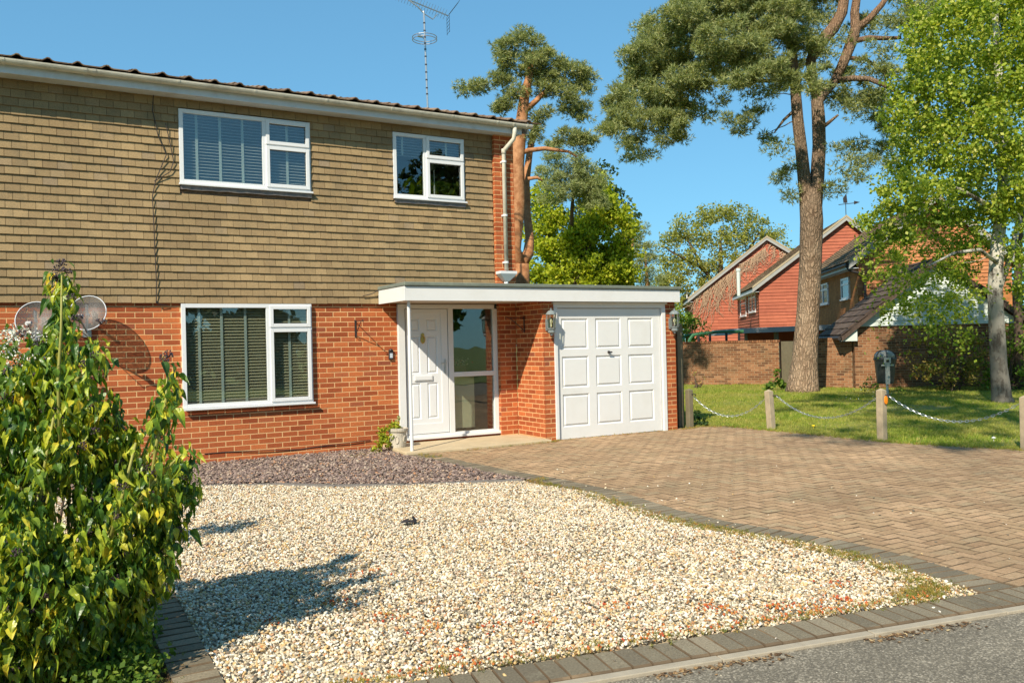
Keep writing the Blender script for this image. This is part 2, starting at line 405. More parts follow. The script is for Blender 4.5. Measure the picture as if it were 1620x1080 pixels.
# windows
def window(x0, x1, z0, z1, mull, trans, kind, slm, tapes, yf=-.055, blind=(0, 1), label=None):
    f = MB(); w_ = .055
    f.box(x0, x0 + w_, yf, yf + .06, z0, z1); f.box(x1 - w_, x1, yf, yf + .06, z0, z1)
    f.box(x0 + w_, x1 - w_, yf, yf + .06, z1 - w_, z1); f.box(x0 + w_, x1 - w_, yf, yf + .06, z0, z0 + w_)
    f.box(mull - .035, mull + .035, yf + .002, yf + .06, z0 + w_, z1 - w_)
    f.box(mull + .035, x1 - w_, yf + .002, yf + .06, trans - .03, trans + .03)
    wn = f.build('window', m_white, house, bevel=.004)
    if label: wn['label'] = label
    def sash(a, b_, c, d, w2=.05):
        s = MB(); y0, y1 = yf - .018, yf + .012
        s.box(a, a + w2, y0, y1, c, d); s.box(b_ - w2, b_, y0, y1, c, d); s.box(a + w2, b_ - w2, y0, y1, d - w2, d); s.box(a + w2, b_ - w2, y0, y1, c, c + w2)
        s.build('sash', m_white, wn, bevel=.004)
    sash(mull + .015, x1 - .02, trans + .01, z1 - .025); sash(mull + .015, x1 - .02, z0 + .03, trans - .012)
    s = MB(); s.box(x0 - .015, x1 + .02, yf - .045, yf, z0 - .028, z0 - .001); s.build('sill', m_white, wn, bevel=.004)
    for a, b_, c, d in ((x0 + .05, mull - .03, z0 + .05, z1 - .05), (mull + .06, x1 - .065, trans + .055, z1 - .07), (mull + .06, x1 - .065, z0 + .075, trans - .055)):
        s = MB(); s.box(a, b_, yf + .02, yf + .026, c, d); s.build('pane', m_glass, wn)
    # beads round the fixed pane
    # blind
    za = z1 - .03; zb = z0 + .05 if blind[1] == 1 else z1 - (z1 - z0) * blind[1]
    pit = .043; z = za; V, F = BOXV, BOXF; me = unit('blind_slat', V, F, slm)
    while z > zb:
        o = bpy.data.objects.new('slat', me); link(o, wn)
        o.matrix_basis = TRS(((x0 + x1) / 2, yf + .105, z), (x1 - x0 - .08, .048, .0022), 0, kind + j(.02))
        z -= pit
    for t in tapes:
        s = MB(); s.box(t - .018, t + .018, yf + .08, yf + .082, zb, za); s.build('blind_tape', m_tape, wn)
    return wn
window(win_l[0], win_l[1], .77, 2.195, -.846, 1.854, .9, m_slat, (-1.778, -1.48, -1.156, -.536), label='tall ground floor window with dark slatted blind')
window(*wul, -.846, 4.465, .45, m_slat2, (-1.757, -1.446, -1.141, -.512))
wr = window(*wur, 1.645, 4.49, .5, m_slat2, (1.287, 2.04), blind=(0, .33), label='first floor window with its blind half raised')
for (a, b_, z) in ((wul[0], wul[1], wul[2]), (wur[0], wur[1], wur[2])):
    s = MB(); n = 26; pts = []
    for k in range(n + 1):
        t = k / n; x = a + .005 + (b_ - a) * t; pts.append((x, noise.noise(Vector((x * 9, z, 0)))))
    for (xa, na), (xb, nb) in zip(pts, pts[1:]):
        s.raw([(xa, -.07 - na * .02, z - .03), (xb, -.07 - nb * .02, z - .03), (xb, -.062 - nb * .012, z - .085 + nb * .012), (xa, -.062 - na * .012, z - .085 + na * .012),
               (xa, -.02, z - .03), (xb, -.02, z - .03), (xb, -.02, z - .085 + nb * .012), (xa, -.02, z - .085 + na * .012)], [(0, 1, 2, 3), (4, 7, 6, 5), (3, 2, 6, 7), (0, 4, 5, 1)])
    s.build('lead_flashing', m_lead, house)
# things seen inside the upper right window
s = MB(); s.box(1.92, 1.935, .25, .27, 3.9, 4.4); s.build('blind_cord', m_white, house)

# ---- porch: door, side light
fr = MB(); Y = -.02
fr.box(1.125, 1.235, Y - .03, .06, .1, 2.2); fr.box(1.235, 2.83, Y, .06, 2.13, 2.2); fr.box(1.985, 2.075, Y, .06, .16, 2.13); fr.box(2.80, 2.88, Y, .06, .16, 2.13)
fr.box(2.075, 2.80, Y, .06, 1.04, 1.115); fr.box(1.235, 2.88, Y, .06, .1, .16)
dfr = fr.build('door_frame', m_wood_white, house, bevel=.004)
s = MB(); s.box(1.235, 2.9, Y - .05, Y + .0, .085, .125); s.build('threshold', m_white, dfr, bevel=.003)
s = MB(); s.box(1.235, 1.985, .07, .12, .0, .098); s.box(1.985, 2.9, -.01, .12, .0, .098); s.box(1.125, 1.985, -.01, .07, .0, .098)
s.build('door_plinth', m_brick, dfr)
def panel(mb, x0, x1, z0, z1, y, w=.022, d=.014):
    """a raised-and-fielded panel: sunk groove round a proud bevelled field, facing -y"""
    V = [(x0, y, z0), (x1, y, z0), (x1, y, z1), (x0, y, z1)]
    a = [(x0 + w, y + d, z0 + w), (x1 - w, y + d, z0 + w), (x1 - w, y + d, z1 - w), (x0 + w, y + d, z1 - w)]
    w2 = w * 2.2
    c = [(x0 + w2, y + .002, z0 + w2), (x1 - w2, y + .002, z0 + w2), (x1 - w2, y + .002, z1 - w2), (x0 + w2, y + .002, z1 - w2)]
    P = V + a + c; F = []
    for q in (0, 4):
        for k in range(4): F.append((q + k, q + (k + 1) % 4, q + 4 + (k + 1) % 4, q + 4 + k))
    F.append((8, 9, 10, 11)); mb.raw(P, F)
def slab_with_panels(x0, x1, z0, z1, y, t, pans, name, m, parent, pname='panel', **kw):
    xs = sorted({x0, x1} | {p[0] for p in pans} | {p[1] for p in pans}); zs = sorted({z0, z1} | {p[2] for p in pans} | {p[3] for p in pans})
    s = MB()
    for xa, xb in zip(xs, xs[1:]):
        for za, zb in zip(zs, zs[1:]):
            cx, cz = (xa + xb) / 2, (za + zb) / 2
            if any(p[0] < cx < p[1] and p[2] < cz < p[3] for p in pans): continue
            s.raw([(xa, y, za), (xb, y, za), (xb, y, zb), (xa, y, zb)], [(0, 1, 2, 3)])
    s.box(x0, x1, y + .02, y + t, z0, z1)
    for (a, b_, c, d) in ((x0, x0, z0, z1), (x1, x1, z0, z1)): s.raw([(a, y, c), (a, y + .02, c), (a, y + .02, d), (a, y, d)], [(0, 1, 2, 3)])
    for (c) in (z0, z1): s.raw([(x0, y, c), (x1, y, c), (x1, y + .02, c), (x0, y + .02, c)], [(0, 1, 2, 3)])
    o = s.build(name, m, parent)
    for p in pans:
        q = MB(); panel(q, *p, y, **kw); q.build(pname, m, o)
    return o
dp = [(1.335, 1.50, 1.78, 1.975), (1.615, 1.80, 1.78, 1.975), (1.335, 1.50, 1.11, 1.70), (1.615, 1.80, 1.11, 1.70), (1.335, 1.50, .40, .965), (1.615, 1.80, .40, .965)]
door = slab_with_panels(1.262, 1.975, .165, 2.125, 0.0, .05, dp, 'front_door', m_white, house, w=.018, d=.02)
s = MB(); s.box(1.262, 1.30, -.012, .0, .17, 2.12); s.box(1.862, 1.975, -.012, .0, .17, 2.12); s.box(1.30, 1.862, -.012, 0, 2.055, 2.12); s.box(1.30, 1.862, -.012, 0, .17, .325); s.build('door_stile', m_white, door, bevel=.003)
s = MB(); s.box(1.39, 1.70, -.02, 0, 1.0, 1.085); s.box(1.405, 1.685, -.026, -.02, 1.012, 1.073); s.build('letterbox', m_white, door, bevel=.003)
s = MB(); s.lathe([(.001, 0), (.028, .002), (.03, .012), (.001, .018)], m=Matrix.Translation((1.545, 0, 1.72)) @ Matrix.Rotation(math.pi / 2, 4, 'X'), n=12)
s.tube([(1.545 + .034 * math.sin(a), -.02 - .008 * math.cos(a), 1.645 + .055 * math.cos(a)) for a in [k * math.pi / 8 for k in range(17)]], .008, 6)
s.prism([(1.515, -.006, 1.69), (1.575, -.006, 1.69), (1.565, -.006, 1.60), (1.545, -.006, 1.575), (1.525, -.006, 1.60)], (0, .006, 0)); s.build('door_knocker', m_gold, door)
s = MB(); s.box(1.905, 1.935, -.022, -.012, 1.10, 1.33); s.tube([(1.92, -.02, 1.27), (1.92, -.06, 1.27), (1.83, -.06, 1.265)], .009, 8); s.build('door_handle', m_galv, door)
def pane(x0, x1, z0, z1, y, par): q = MB(); q.box(x0, x1, y, y + .006, z0, z1); q.build('pane', m_glass, par)
pane(2.07, 2.80, 1.11, 2.135, .015, dfr); pane(2.07, 2.80, .155, 1.045, .015, dfr)
s = MB(); s.box(2.12, 2.5, .12, .125, .2, 1.03); s.build('fabric_blind', m_cream, house)
s = MB(); s.box(2.1, 2.4, .1, .3, 1.06, 1.08); s.build('inner_shelf', m_cream, house)
# ---- canopy and garage roof (one flat roof)
s = MB(); s.box(.835, 5.85, -1.095, -1.07, 2.195, 2.40); s.box(.81, .835, -1.095, -.06, 2.195, 2.40); s.box(5.85, 5.875, -1.095, 4.3, 2.195, 2.40)
can = s.build('flat_roof_fascia', m_wood_white, house, bevel=.003)
s = MB(); s.box(.84, 5.84, -1.065, -.0, 2.215, 2.235); s.build('porch_ceiling', simple('porch_ceiling_paint', (.55, .5, .42), .7, dirt=(.35, .28, .2)), can)
s = MB()
s.box(.80, 5.90, -1.125, -.05, 2.405, 2.46); s.box(3.22, 5.9, -.05, 4.35, 2.405, 2.46); s.build('roofing_felt', m_felt, can, bevel=.012)
s = MB(); s.tube([(.915, -.985, .03), (.915, -.985, 2.196)], .024, 12); s.build('porch_post', m_wood_white, house, smooth=False)
s = MB(); s.prism([(.84, .0, .0), (.78, -1.08, .0), (1.7, -1.14, .0), (3.2, -1.12, 0), (3.19, 0, 0)], (0, 0, .05)); s.build('doorstep', m_conc, house, bevel=.012)
# ---- garage door
gp = []
for (a, b_) in ((3.545, 4.06), (4.207, 4.72), (4.868, 5.395)):
    for (c, d) in ((1.438, 1.933), (.822, 1.325), (.198, .72)): gp.append((a, b_, c, d))
gd = slab_with_panels(3.455, 5.56, .01, 2.09, -.93, .04, gp, 'garage_door', m_wood_white, house, w=.022, d=.028)
s = MB(); s.lathe([(.001, 0), (.024, .003), (.02, .03), (.001, .035)], m=Matrix.Translation((4.46, -.93, 1.375)) @ Matrix.Rotation(math.pi / 2, 4, 'X'), n=12)
s.tube([(4.42, -.975, 1.378), (4.50, -.975, 1.372)], .012, 8); s.tube([(4.46, -.94, 1.375), (4.46, -.975, 1.375)], .009, 8); s.build('garage_handle', m_iron, gd)
s = MB(); s.box(3.39, 3.448, -.97, -.88, .0, 2.1); s.box(5.575, 5.65, -.97, -.88, 0, 2.1); s.box(3.39, 5.65, -.965, -.88, 2.1, 2.165); s.box(3.36, 5.67, -1.0, -.95, 2.165, 2.192)
s.build('garage_door_frame', m_wood_white, house, bevel=.003)
s = MB(); s.box(3.45, 5.57, -.86, -.85, 0, 2.1); s.build('garage_back', m_dark, house)
# ---- downpipe with hopper
s = MB(); s.tube([(3.10, -.36, 5.08), (3.10, -.36, 4.98), (3.09, -.34, 4.88), (3.0, -.19, 4.73), (2.995, -.165, 4.66), (2.995, -.165, 2.76)], [.037, .036, .034, .034, .034, .034], 14)
s.tube([(2.995, -.165, 4.745), (2.995, -.165, 4.66)], .039, 14)
dpipe = s.build('downpipe', m_gutter, house, smooth=True)
for z in (4.52, 3.64, 2.87): q = MB(); q.tube([(2.995, -.165, z), (2.995, -.165, z + .03)], .042, 14); q.box(2.96, 3.03, -.13, -.1, z, z + .03); q.build('pipe_clip', m_white, dpipe)
s = MB(); s.box(2.83, 3.14, -.27, -.105, 2.69, 2.735)
s.raw([(2.83, -.27, 2.69), (3.14, -.27, 2.69), (3.14, -.105, 2.69), (2.83, -.105, 2.69), (2.945, -.2, 2.575), (3.035, -.2, 2.575), (3.035, -.12, 2.575), (2.945, -.12, 2.575)], [(0, 1, 5, 4), (1, 2, 6, 5), (2, 3, 7, 6), (3, 0, 4, 7)])
s.tube([(2.99, -.16, 2.59), (2.99, -.16, 2.46)], .036, 12); s.build('rain_hopper', m_white, house, bevel=.003)

# ---- small things on the walls
def lantern(x, label):
    o = empty('wall_lantern', (x, -.955, 1.72)); tag(o, label, 'wall lantern', 'wall lanterns either side of the garage door')
    yy = -.115
    s = MB(); s.box(-.035, .035, -.018, .003, .02, .2); s.tube([(0, -.01, .16), (0, -.05, .2), (0, yy, .2)], .012, 8); s.tube([(0, -.01, .06), (0, -.06, .0), (0, yy, .02)], .012, 8); s.build('bracket', m_lantern, o)
    s = MB(); s.lathe([(.012, -.06), (.022, -.05), (.018, -.035), (.05, -.02), (.062, .0), (.052, .02), (.07, .045), (.07, .055)], (0, yy, 0), 8); s.build('lantern_base', m_lantern, o)
    s = MB(); s.lathe([(.088, .268), (.088, .278), (.075, .30), (.05, .325), (.02, .338), (.01, .345), (.018, .36), (.001, .372)], (0, yy, 0), 8); s.build('lantern_roof', m_lantern, o)
    s = MB()
    for k in range(8):
        a = math.pi / 4 * k; s.tube([(.068 * math.cos(a), yy + .068 * math.sin(a), .05), (.078 * math.cos(a), yy + .078 * math.sin(a), .27)], .0045, 4)
    s.lathe([(.072, .052), (.074, .06), (.072, .06)], (0, yy, 0), 8); s.build('lantern_cage', m_lantern, o)
    s = MB(); s.lathe([(.062, .055), (.072, .268)], (0, yy, 0), 8); s.build('lantern_glass', m_glass2, o)
    s = MB(); s.lathe([(.012, .08), (.013, .12), (.024, .15), (.022, .18), (.001, .2)], (0, yy, 0), 10); s.build('bulb', simple('bulb_glass', (.8, .75, .5), .2, .02), o)
lantern(3.27, 'grey-green wall lantern on the brick pier left of the garage door')
lantern(5.765, 'grey-green wall lantern on the brick pier right of the garage door')
def bracket(loc, rz, label):
    o = empty('hanging_basket_bracket', loc, rz); tag(o, label, 'wall bracket', 'iron hanging basket brackets')
    s = MB(); s.box(-.012, .012, -.008, 0, -.13, .13); s.build('back_bar', m_iron, o)
    s = MB(); s.tube([(0, -.005, .105), (0, -.30, .105), (0, -.315, .12)], .006, 6); s.tube([(0, -.335 + .02 * math.cos(a), .105 + .02 * math.sin(a)) for a in [k * .7 for k in range(8)]], .005, 5); s.build('arm', m_iron, o)
    s = MB(); s.tube([(0, -.005, -.1), (0, -.26, .1)], .006, 6); s.tube([(0, -.03 + .02 * math.cos(a), -.1 + .02 * math.sin(a)) for a in [k * .7 for k in range(9)]], .005, 5); s.build('brace', m_iron, o)
bracket((.452, -.004, 1.83), 0, 'black iron basket bracket on sunlit brick left of the porch')
bracket((3.186, -.38, 1.86), -math.pi / 2, 'black iron basket bracket on the shaded wall beside the front door')
o = empty('door_intercom', (1.005, -.005, 1.42)); tag(o, 'small black doorbell box with pale label left of the door', 'doorbell')
s = MB(); s.box(-.035, .035, -.03, 0, -.07, .07); s.lathe([(.035, .068), (.03, .085), (.012, .095)], (0, -.016, 0), 10); s.build('casing', m_iron, o, bevel=.004)
s = MB(); s.box(-.022, .022, -.034, -.03, -.045, .025); s.build('label_plate', simple('grey_label', (.5, .55, .6), .3), o)
# satellite dishes
def dishmat():
    s = N('perforated_dish'); v = s.n('ShaderNodeTexVoronoi'); v.inputs['Scale'].default_value = 170
    s.l(s.pos(), v.inputs[0]); b_ = s.n('ShaderNodeBsdfPrincipled'); b_.inputs['Base Color'].default_value = (.06, .055, .05, 1); b_.inputs['Roughness'].default_value = .5
    t = s.n('ShaderNodeBsdfTransparent'); mx = s.n('ShaderNodeMixShader'); s.l(s.math('LESS_THAN', v.outputs[0], .42), mx.inputs[0]); s.l(b_.outputs[0], mx.inputs[1]); s.l(t.outputs[0], mx.inputs[2]); s.l(mx.outputs[0], s.out.inputs[0]); return s.m
m_dish = dishmat()
def dish(loc, aim, rx, rz_, label):
    o = empty('satellite_dish', loc); tag(o, label, 'satellite dish', 'satellite dishes on the front wall')
    A = Vector(aim).normalized(); q = A.to_track_quat('Z', 'Y').to_matrix().to_4x4()
    s = MB(); n = 28; rings = 6; base = []
    V = [(0, 0, -.045)]; F = []
    for i in range(1, rings + 1):
        t = i / rings
        for k in range(n):
            a = 2 * math.pi * k / n; V.append((rx * t * math.cos(a), rz_ * t * math.sin(a), -.045 + .05 * t * t))
    for k in range(n): F.append((0, 1 + k, 1 + (k + 1) % n))
    for i in range(rings - 1):
        for k in range(n): a = 1 + i * n; F.append((a + k, a + n + k, a + n + (k + 1) % n, a + (k + 1) % n))
    s.raw([q @ Vector(v) for v in V], F); s.build('reflector', m_dish, o, smooth=True)
    s = MB(); s.tube([q @ Vector((rx * math.cos(2 * math.pi * k / n), rz_ * math.sin(2 * math.pi * k / n), .005)) for k in range(n + 1)], .007, 6); s.build('rim', simple('dish_rim', (.5, .52, .55), .4), o, smooth=True)
    tip = q @ Vector((0, -rz_ * .75, .3)); st = q @ Vector((0, -rz_ * 1.05, -.05))
    s = MB(); s.tube([st, tip], .011, 6); s.build('feed_arm', m_lantern, o)
    s = MB(); s.tube([tip + Vector((0, 0, .0)), tip - (q @ Vector((0, -.1, 1))).normalized() * .09], .028, 10); s.tube([tip, tip + q @ Vector((.05, .0, .02))], .02, 8); s.build('receiver', simple('receiver_grey', (.4, .4, .4), .4), o)
    s = MB(); s.tube([q @ Vector((0, 0, -.05)), (0, -.06 - loc[1] - .02, -.05)], .018, 8); s.tube([(0, -loc[1] - .07, .12), (0, -loc[1] - .07, -.25)], .019, 8); s.box(-.05, .05, -loc[1] - .04, -loc[1] - .005, -.3, -.12); s.tube([(0, -loc[1] - .07, -.2), (0, -loc[1] - .03, -.2)], .015, 6); s.build('mast', m_galv, o)
    s = MB(); s.tube([tip + Vector((.01, .01, -.02)), tip + Vector((0, .08, -.16)), Vector((.01, -loc[1] - .1, -.3)), Vector((.02, -loc[1] - .02, -.45))], .005, 5); s.build('cable', m_iron, o)
dish((-3.16, -.30, 2.06), (-.35, -1, .42), .22, .235, 'grey mesh satellite dish beneath the hung tiles, nearer to the window')
dish((-3.735, -.33, 1.98), (-.25, -1, .40), .22, .235, 'grey mesh satellite dish low on the wall behind the bush, left of the other dish')
# aerial on the roof
o = empty('tv_aerial', (3.08, 3.0, 6.0)); tag(o, 'tall tv aerial on a thin pole above the roof', 'aerial')
s = MB(); s.tube([(0, 0, 0), (-.04, 0, 2.15)], .02, 8); s.build('pole', m_galv, o)
s = MB()
for z in (.5, .62, .78, .93, 1.08, 1.24, 1.38, 1.5, 1.62, 1.75, 1.9): s.tube([(-.04 * z / 2.15, 0, z), (-.04 * z / 2.15, 0, z + .025)], .024, 8)
s.build('tape_wrap', m_iron, o)
s = MB(); s.tube([(-.035 + .24 * math.cos(a), .24 * math.sin(a), 1.58) for a in [k * math.pi / 14 for k in range(29)]], .008, 5, False)
s.tube([(-.035 + .24 * math.cos(a), .24 * math.sin(a), 1.63) for a in [k * math.pi / 14 for k in range(29)]], .008, 5, False)
s.tube([(-.04, 0, 1.60), (-.2, -.14, 1.59)], .008, 5); s.box(-.25, -.16, -.19, -.13, 1.56, 1.6); s.build('ring_aerial', m_galv, o)
d1 = Vector((.86, -.25, -.30)).normalized(); c0 = Vector((.02, 0, 2.24))
s = MB(); s.tube([c0 - d1 * .6, c0 + d1 * .45], .012, 6); s.tube([(-.04, 0, 2.1), (-.15, 0, 2.2), (-.33, .05, 2.33)], .012, 6); s.tube([(-.04, 0, 2.1), (.15, 0, 2.02), (.23, -.04, 2.12)], .01, 6); s.build('boom', m_galv, o)
s = MB(); side = Vector((.25, .95, 0.1)).normalized(); up = side.cross(d1)
for k in range(18):
    c = c0 - d1 * .6 + d1 * (k * .058); 
    for sg in (-1, 1): s.tube([c, c + (up * sg * .55 + side * .8) * .13], .0035, 4); s.tube([c, c + (up * sg * .55 - side * .8) * .13], .0035, 4)
s.build('element', m_galv, o)
s = MB(); c = c0 + d1 * .45
for sg in (-1, 1):
    for k in range(5):
        e = c + (up * sg + d1 * .35) * (.05 + k * .065); s.tube([e - side * .16, e + side * .16], .004, 4)
    for t in (-.13, .13): s.tube([c + side * t, c + side * t + (up * sg + d1 * .35) * .33], .004, 4)
s.build('back_reflector', m_iron, o)
pts = [(-2.304, 5.0), (-2.322, 4.776), (-2.258, 4.444), (-2.16, 4.2), (-2.30, 3.85), (-2.345, 3.633), (-2.335, 3.2), (-2.329, 2.873), (-2.32, 2.5), (-2.327, 2.20)]
s = MB(); s.tube([(x, -.062 + .006 * math.sin(z * 9), z) for x, z in pts], .006, 6)
s.tube([(-2.16, -.062, 4.62), (-2.10, -.062, 4.3), (-2.07, -.062, 4.119), (-2.12, -.065, 3.97), (-2.318, -.062, 3.83)], .006, 6); s.tube([(-2.33, -.06, 2.24), (-2.30, -.05, 2.185), (-2.18, -.03, 2.17)], .006, 6)
tag(s.build('aerial_cable', m_iron, None), 'thin black cable hanging loosely down the hung tiles left of the window', 'cable')
s = MB(); s.tube([(.56, -.06, 2.32), (.66, -.07, 2.34), (.74, -.08, 2.37), (.81, -.09, 2.42)], .006, 6); tag(s.build('loose_wire', m_iron, None), 'short dark wire running into the left end of the porch roof', 'wire')

# ================================================================ THE GROUND
def inpoly(x, y, P):
    c = np.zeros(np.shape(x), bool); n = len(P)
    for i in range(n):
        x0, y0 = P[i]; x1, y1 = P[(i + 1) % n]
        if y0 == y1: continue
        c ^= ((y0 > y) != (y1 > y)) & (x < (x1 - x0) * (y - y0) / (y1 - y0) + x0)
    return c
def sheet(name, poly, z, m, kind='structure', under=.15):
    s = MB(); s.prism([(x, y, z) for x, y in poly], (0, 0, -under)); o = s.build(name, m); o['kind'] = kind
    return o
def interp(y, T): ys = [t[0] for t in T][::-1]; xs = [t[1] for t in T][::-1]; return float(np.interp(y, ys, xs))
CE = [(-1.05, .81), (-2.1, .90), (-3.2, .97), (-4.1, 1.13), (-5.2, 1.17), (-6.15, 1.03), (-6.8, 1.04), (-7.3, 1.15), (-7.8, 1.26), (-8.3, 1.26), (-8.7, 1.2), (-9.16, 1.12)]
EW = .28
def ce(y): return interp(y, CE)
def kl(x): return -9.14 - .189 * (x - 1.1)           # inner (garden side) line of the kerb blocks
KD = Vector((1, -.189, 0)).normalized(); KN = Vector((-.189, -1, 0)).normalized()
m_earth = simple('soil', (.1, .075, .045), .95, .35, 14, bstr=.6, fine=80)
sand = simple('joint_sand', (.08, .06, .03), .95, .35, 25, dirt=(.12, .14, .04), dirtamt=.6, bstr=.4)
# big ground to the horizon
m_far = simple('far_grass', (.12, .16, .03), .95, .3, .5)
sheet('ground', [(-400, 500), (-400, -400), (500, -400), (500, 500)], -.12, m_far, under=.3)
# road
sR = N('asphalt'); v = sR.n('ShaderNodeTexVoronoi'); v.inputs['Scale'].default_value = 120; sR.l(sR.pos(), v.inputs[0])
sx_ = sR.n('ShaderNodeSeparateColor'); sR.l(v.outputs['Color'], sx_.inputs[0]); base = sR.ramp(sR.math('ADD', sR.math('MULTIPLY', sx_.outputs[0], .45), sR.math('MULTIPLY', sR.noise(60, 4, .8), .55)), [(.3, (.12, .103, .077)), (.5, (.165, .143, .105)), (.6, (.205, .178, .13)), (.74, (.38, .33, .25))])
base = sR.mix(sR.mr(sR.noise(2.2, 5, .6), .35, .7, .75, 1.25), (0, 0, 0), base, 'MULTIPLY') if False else sR.mix(1.0, base, sR.mr(sR.noise(1.8, 5, .6), .3, .7, .75, 1.2), 'MULTIPLY')
base = sR.mix(sR.mr(sR.noise(6, 8, .7), .6, .72, 0, .5), base, (.17, .15, .11))
m_road = sR.bsdf(base, .85, 0, .3, v.outputs[0], .5, .004)
ro = [Vector((-30, 0, 0)), Vector((30, 0, 0))]
K0 = Vector((1.1, -9.14, 0)) + KN * .305
a0 = K0 - KD * 30; a1 = K0 + KD * 45; 
sheet('road', [tuple(a0[:2]), tuple((a0 + KN * 5.6)[:2]), tuple((a1 + KN * 5.6)[:2]), tuple(a1[:2])], -.014, m_road)
b0 = a0 + KN * 5.6; b1 = a1 + KN * 5.6
sheet('verge', [tuple(b0[:2]), tuple((b0 + KN * 30)[:2]), tuple((b1 + KN * 30)[:2]), tuple(b1[:2])], .02, m_far)
# beds under everything
EG = [(6.2, -.3), (6.33, -.8), (6.8, -1.18), (6.85, -2.18), (6.86, -3.18), (6.9, -4.25), (7.14, -5.07), (7.4, -5.95), (8.3, -8.0), (9.2, kl(9.2))]
drive_poly = [(.81 + EW, -1.0)] + [(x + EW, y) for y, x in CE[1:]] + [(1.1 + EW, kl(1.3)), (9.2, kl(9.2))] + EG[::-1][1:] + [(6.2, -.85), (3.0, -.85)]
sheet('driveway', [(x, y) for x, y in drive_poly], -.012, sand)
gar_poly = [(-6.6, .0), (.86, .0)] + [(x, y) for y, x in CE] + [(x, kl(x)) for x in (1.0, -3.2)] + [(-3.2, kl(-3.2)), (-6.6, kl(-6.6))]
sheet('garden_bed', gar_poly, -.035, m_earth)
# --- block paving
m_paver = varied('red_block_paver', [(0, (.32, .20, .11)), (.4, (.375, .245, .135)), (.8, (.43, .28, .16)), (1, (.36, .26, .15))], nscale=45, nvar=.32, big=.25, stain=((.27, .23, .13), 1.6, .5, .72, .6), bstr=.5)
m_edge = varied('charcoal_block', [(0, (.15, .125, .085)), (.6, (.2, .168, .112)), (1, (.26, .215, .145))], nscale=90, nvar=.4, stain=((.32, .29, .2), 7, .56, .72, .6), bstr=.5)
PB = chamf(.02, .04, .1)
def topblock():      # block whose top edges are worn round (z up)
    V, F = chamf(.024, .046, .12); return [(x, z, -y) for x, y, z in V], [f for f in F]
TB = topblock()
drive = bpy.data.objects['driveway']; pav = []
L, Wd = .2, .1
H = []
for m_ in range(-130, 130):
    for n_ in range(-60, 60):
        x = m_ * Wd + n_ * 2 * Wd; y = m_ * Wd - n_ * 2 * Wd
        H.append((x + Wd, y + Wd / 2, 0)); H.append((x + Wd / 2 + 0, y + Wd * 2, 1))
for x, y, o_ in H:
    X = x + .05; Y = y - 5.0
    if X < .8 or X > 9.4 or Y > -.8 or Y < -11: continue
    dx, dy = (.1, .05) if o_ == 0 else (.05, .1)
    cn = inpoly(np.array([X - dx, X + dx, X - dx, X + dx]), np.array([Y - dy, Y - dy, Y + dy, Y + dy]), drive_poly)
    if cn.sum() < 2: continue
    sx, sy = (L - .004, Wd - .004) if o_ == 0 else (Wd - .004, L - .004)
    z = .006 * noise.noise(Vector((X * .8, Y * .8, 3))) + j(.0028)
    pav.append(TRS((X, Y, z - .02), (L - .005, Wd - .005, .05), (0 if o_ == 0 else math.pi / 2) + j(.02), j(.018), j(.012)))
m_jdirt = simple('joint_dirt', (.115, .08, .047), .95, .5, 5, dirt=(.27, .19, .11), dirtamt=.9)
emit('paver', TB, pav, m_paver, drive, 300, 'paving', m_jdirt)
kerb = empty('block_edging'); tag(kerb, kind='structure')
eb = []
y = -1.02
while y > -9.12:                       # the curved edge between gravel and drive
    x = ce(y); x2 = ce(y - .11); ang = math.atan2(-.11, x2 - x) + math.pi / 2
    eb.append(TRS((x + EW / 2, y - .052, -.024 + j(.002)), (EW - .008, .098, .07), ang + j(.015), j(.01), j(.01))); y -= .106
k = -5.4
while k < 8.2:                        # the straight kerb row
    c = Vector((1.1, -9.14, 0)) + KD * k + KN * .122
    eb.append(TRS((c.x, c.y, -.025 + j(.0025)), (.096, .236, .07), math.atan2(KD.y, KD.x) + j(.012), j(.012), j(.01))); k += .1055
y = -5.9
while y > -8.6:                       # the left strip by the bush
    eb.append(TRS((-3.1, y, -.024 + j(.004)), (.215, .093, .07), j(.03), j(.02), j(.02))); y -= .106
emit('edging_block', TB, eb, m_edge, kerb, 300, 'edging_blocks', m_jdirt)
s = MB(); a = Vector((1.1, -9.14, -.05)) + KN * .246; 
for k in range(14):
    p0 = a + KD * (-5.6 + k * .915); p1 = p0 + KD * .909; q = KN * .058
    s.prism([p0, p1, p1 + q, p0 + q], (0, 0, .052 + j(.002)))
s.build('concrete_edging', simple('edging_concrete', (.36, .31, .23), .9, .2, 12, dirt=(.2, .17, .12), bstr=.4), kerb, bevel=.004)
# stone edging strip between slate and gravel
ED = [(-5.5, -.9), (-4.0, -1.3), (-2.16, -1.97), (-1.37, -2.42), (-.83, -2.98), (-.19, -3.40), (.08, -3.55), (.68, -3.76), (1.02, -3.93)]
s = MB()
for (x0, y0), (x1, y1) in zip(ED, ED[1:]):
    d = Vector((x1 - x0, y1 - y0, 0)); n_ = max(1, int(d.length / .45)); t = d.normalized(); nn = Vector((-t.y, t.x, 0)) * .055
    for k in range(n_):
        p0 = Vector((x0, y0, -.04)) + d * (k / n_) + t * .004; p1 = Vector((x0, y0, -.04)) + d * ((k + 1) / n_) - t * .004
        s.prism([p0 - nn, p1 - nn, p1 + nn, p0 + nn], (0, 0, .052 + j(.004)))
s.build('stone_edging', simple('edging_stone', (.17, .15, .13), .9, .3, 20, dirt=(.25, .22, .16), bstr=.5), kerb, bevel=.006)

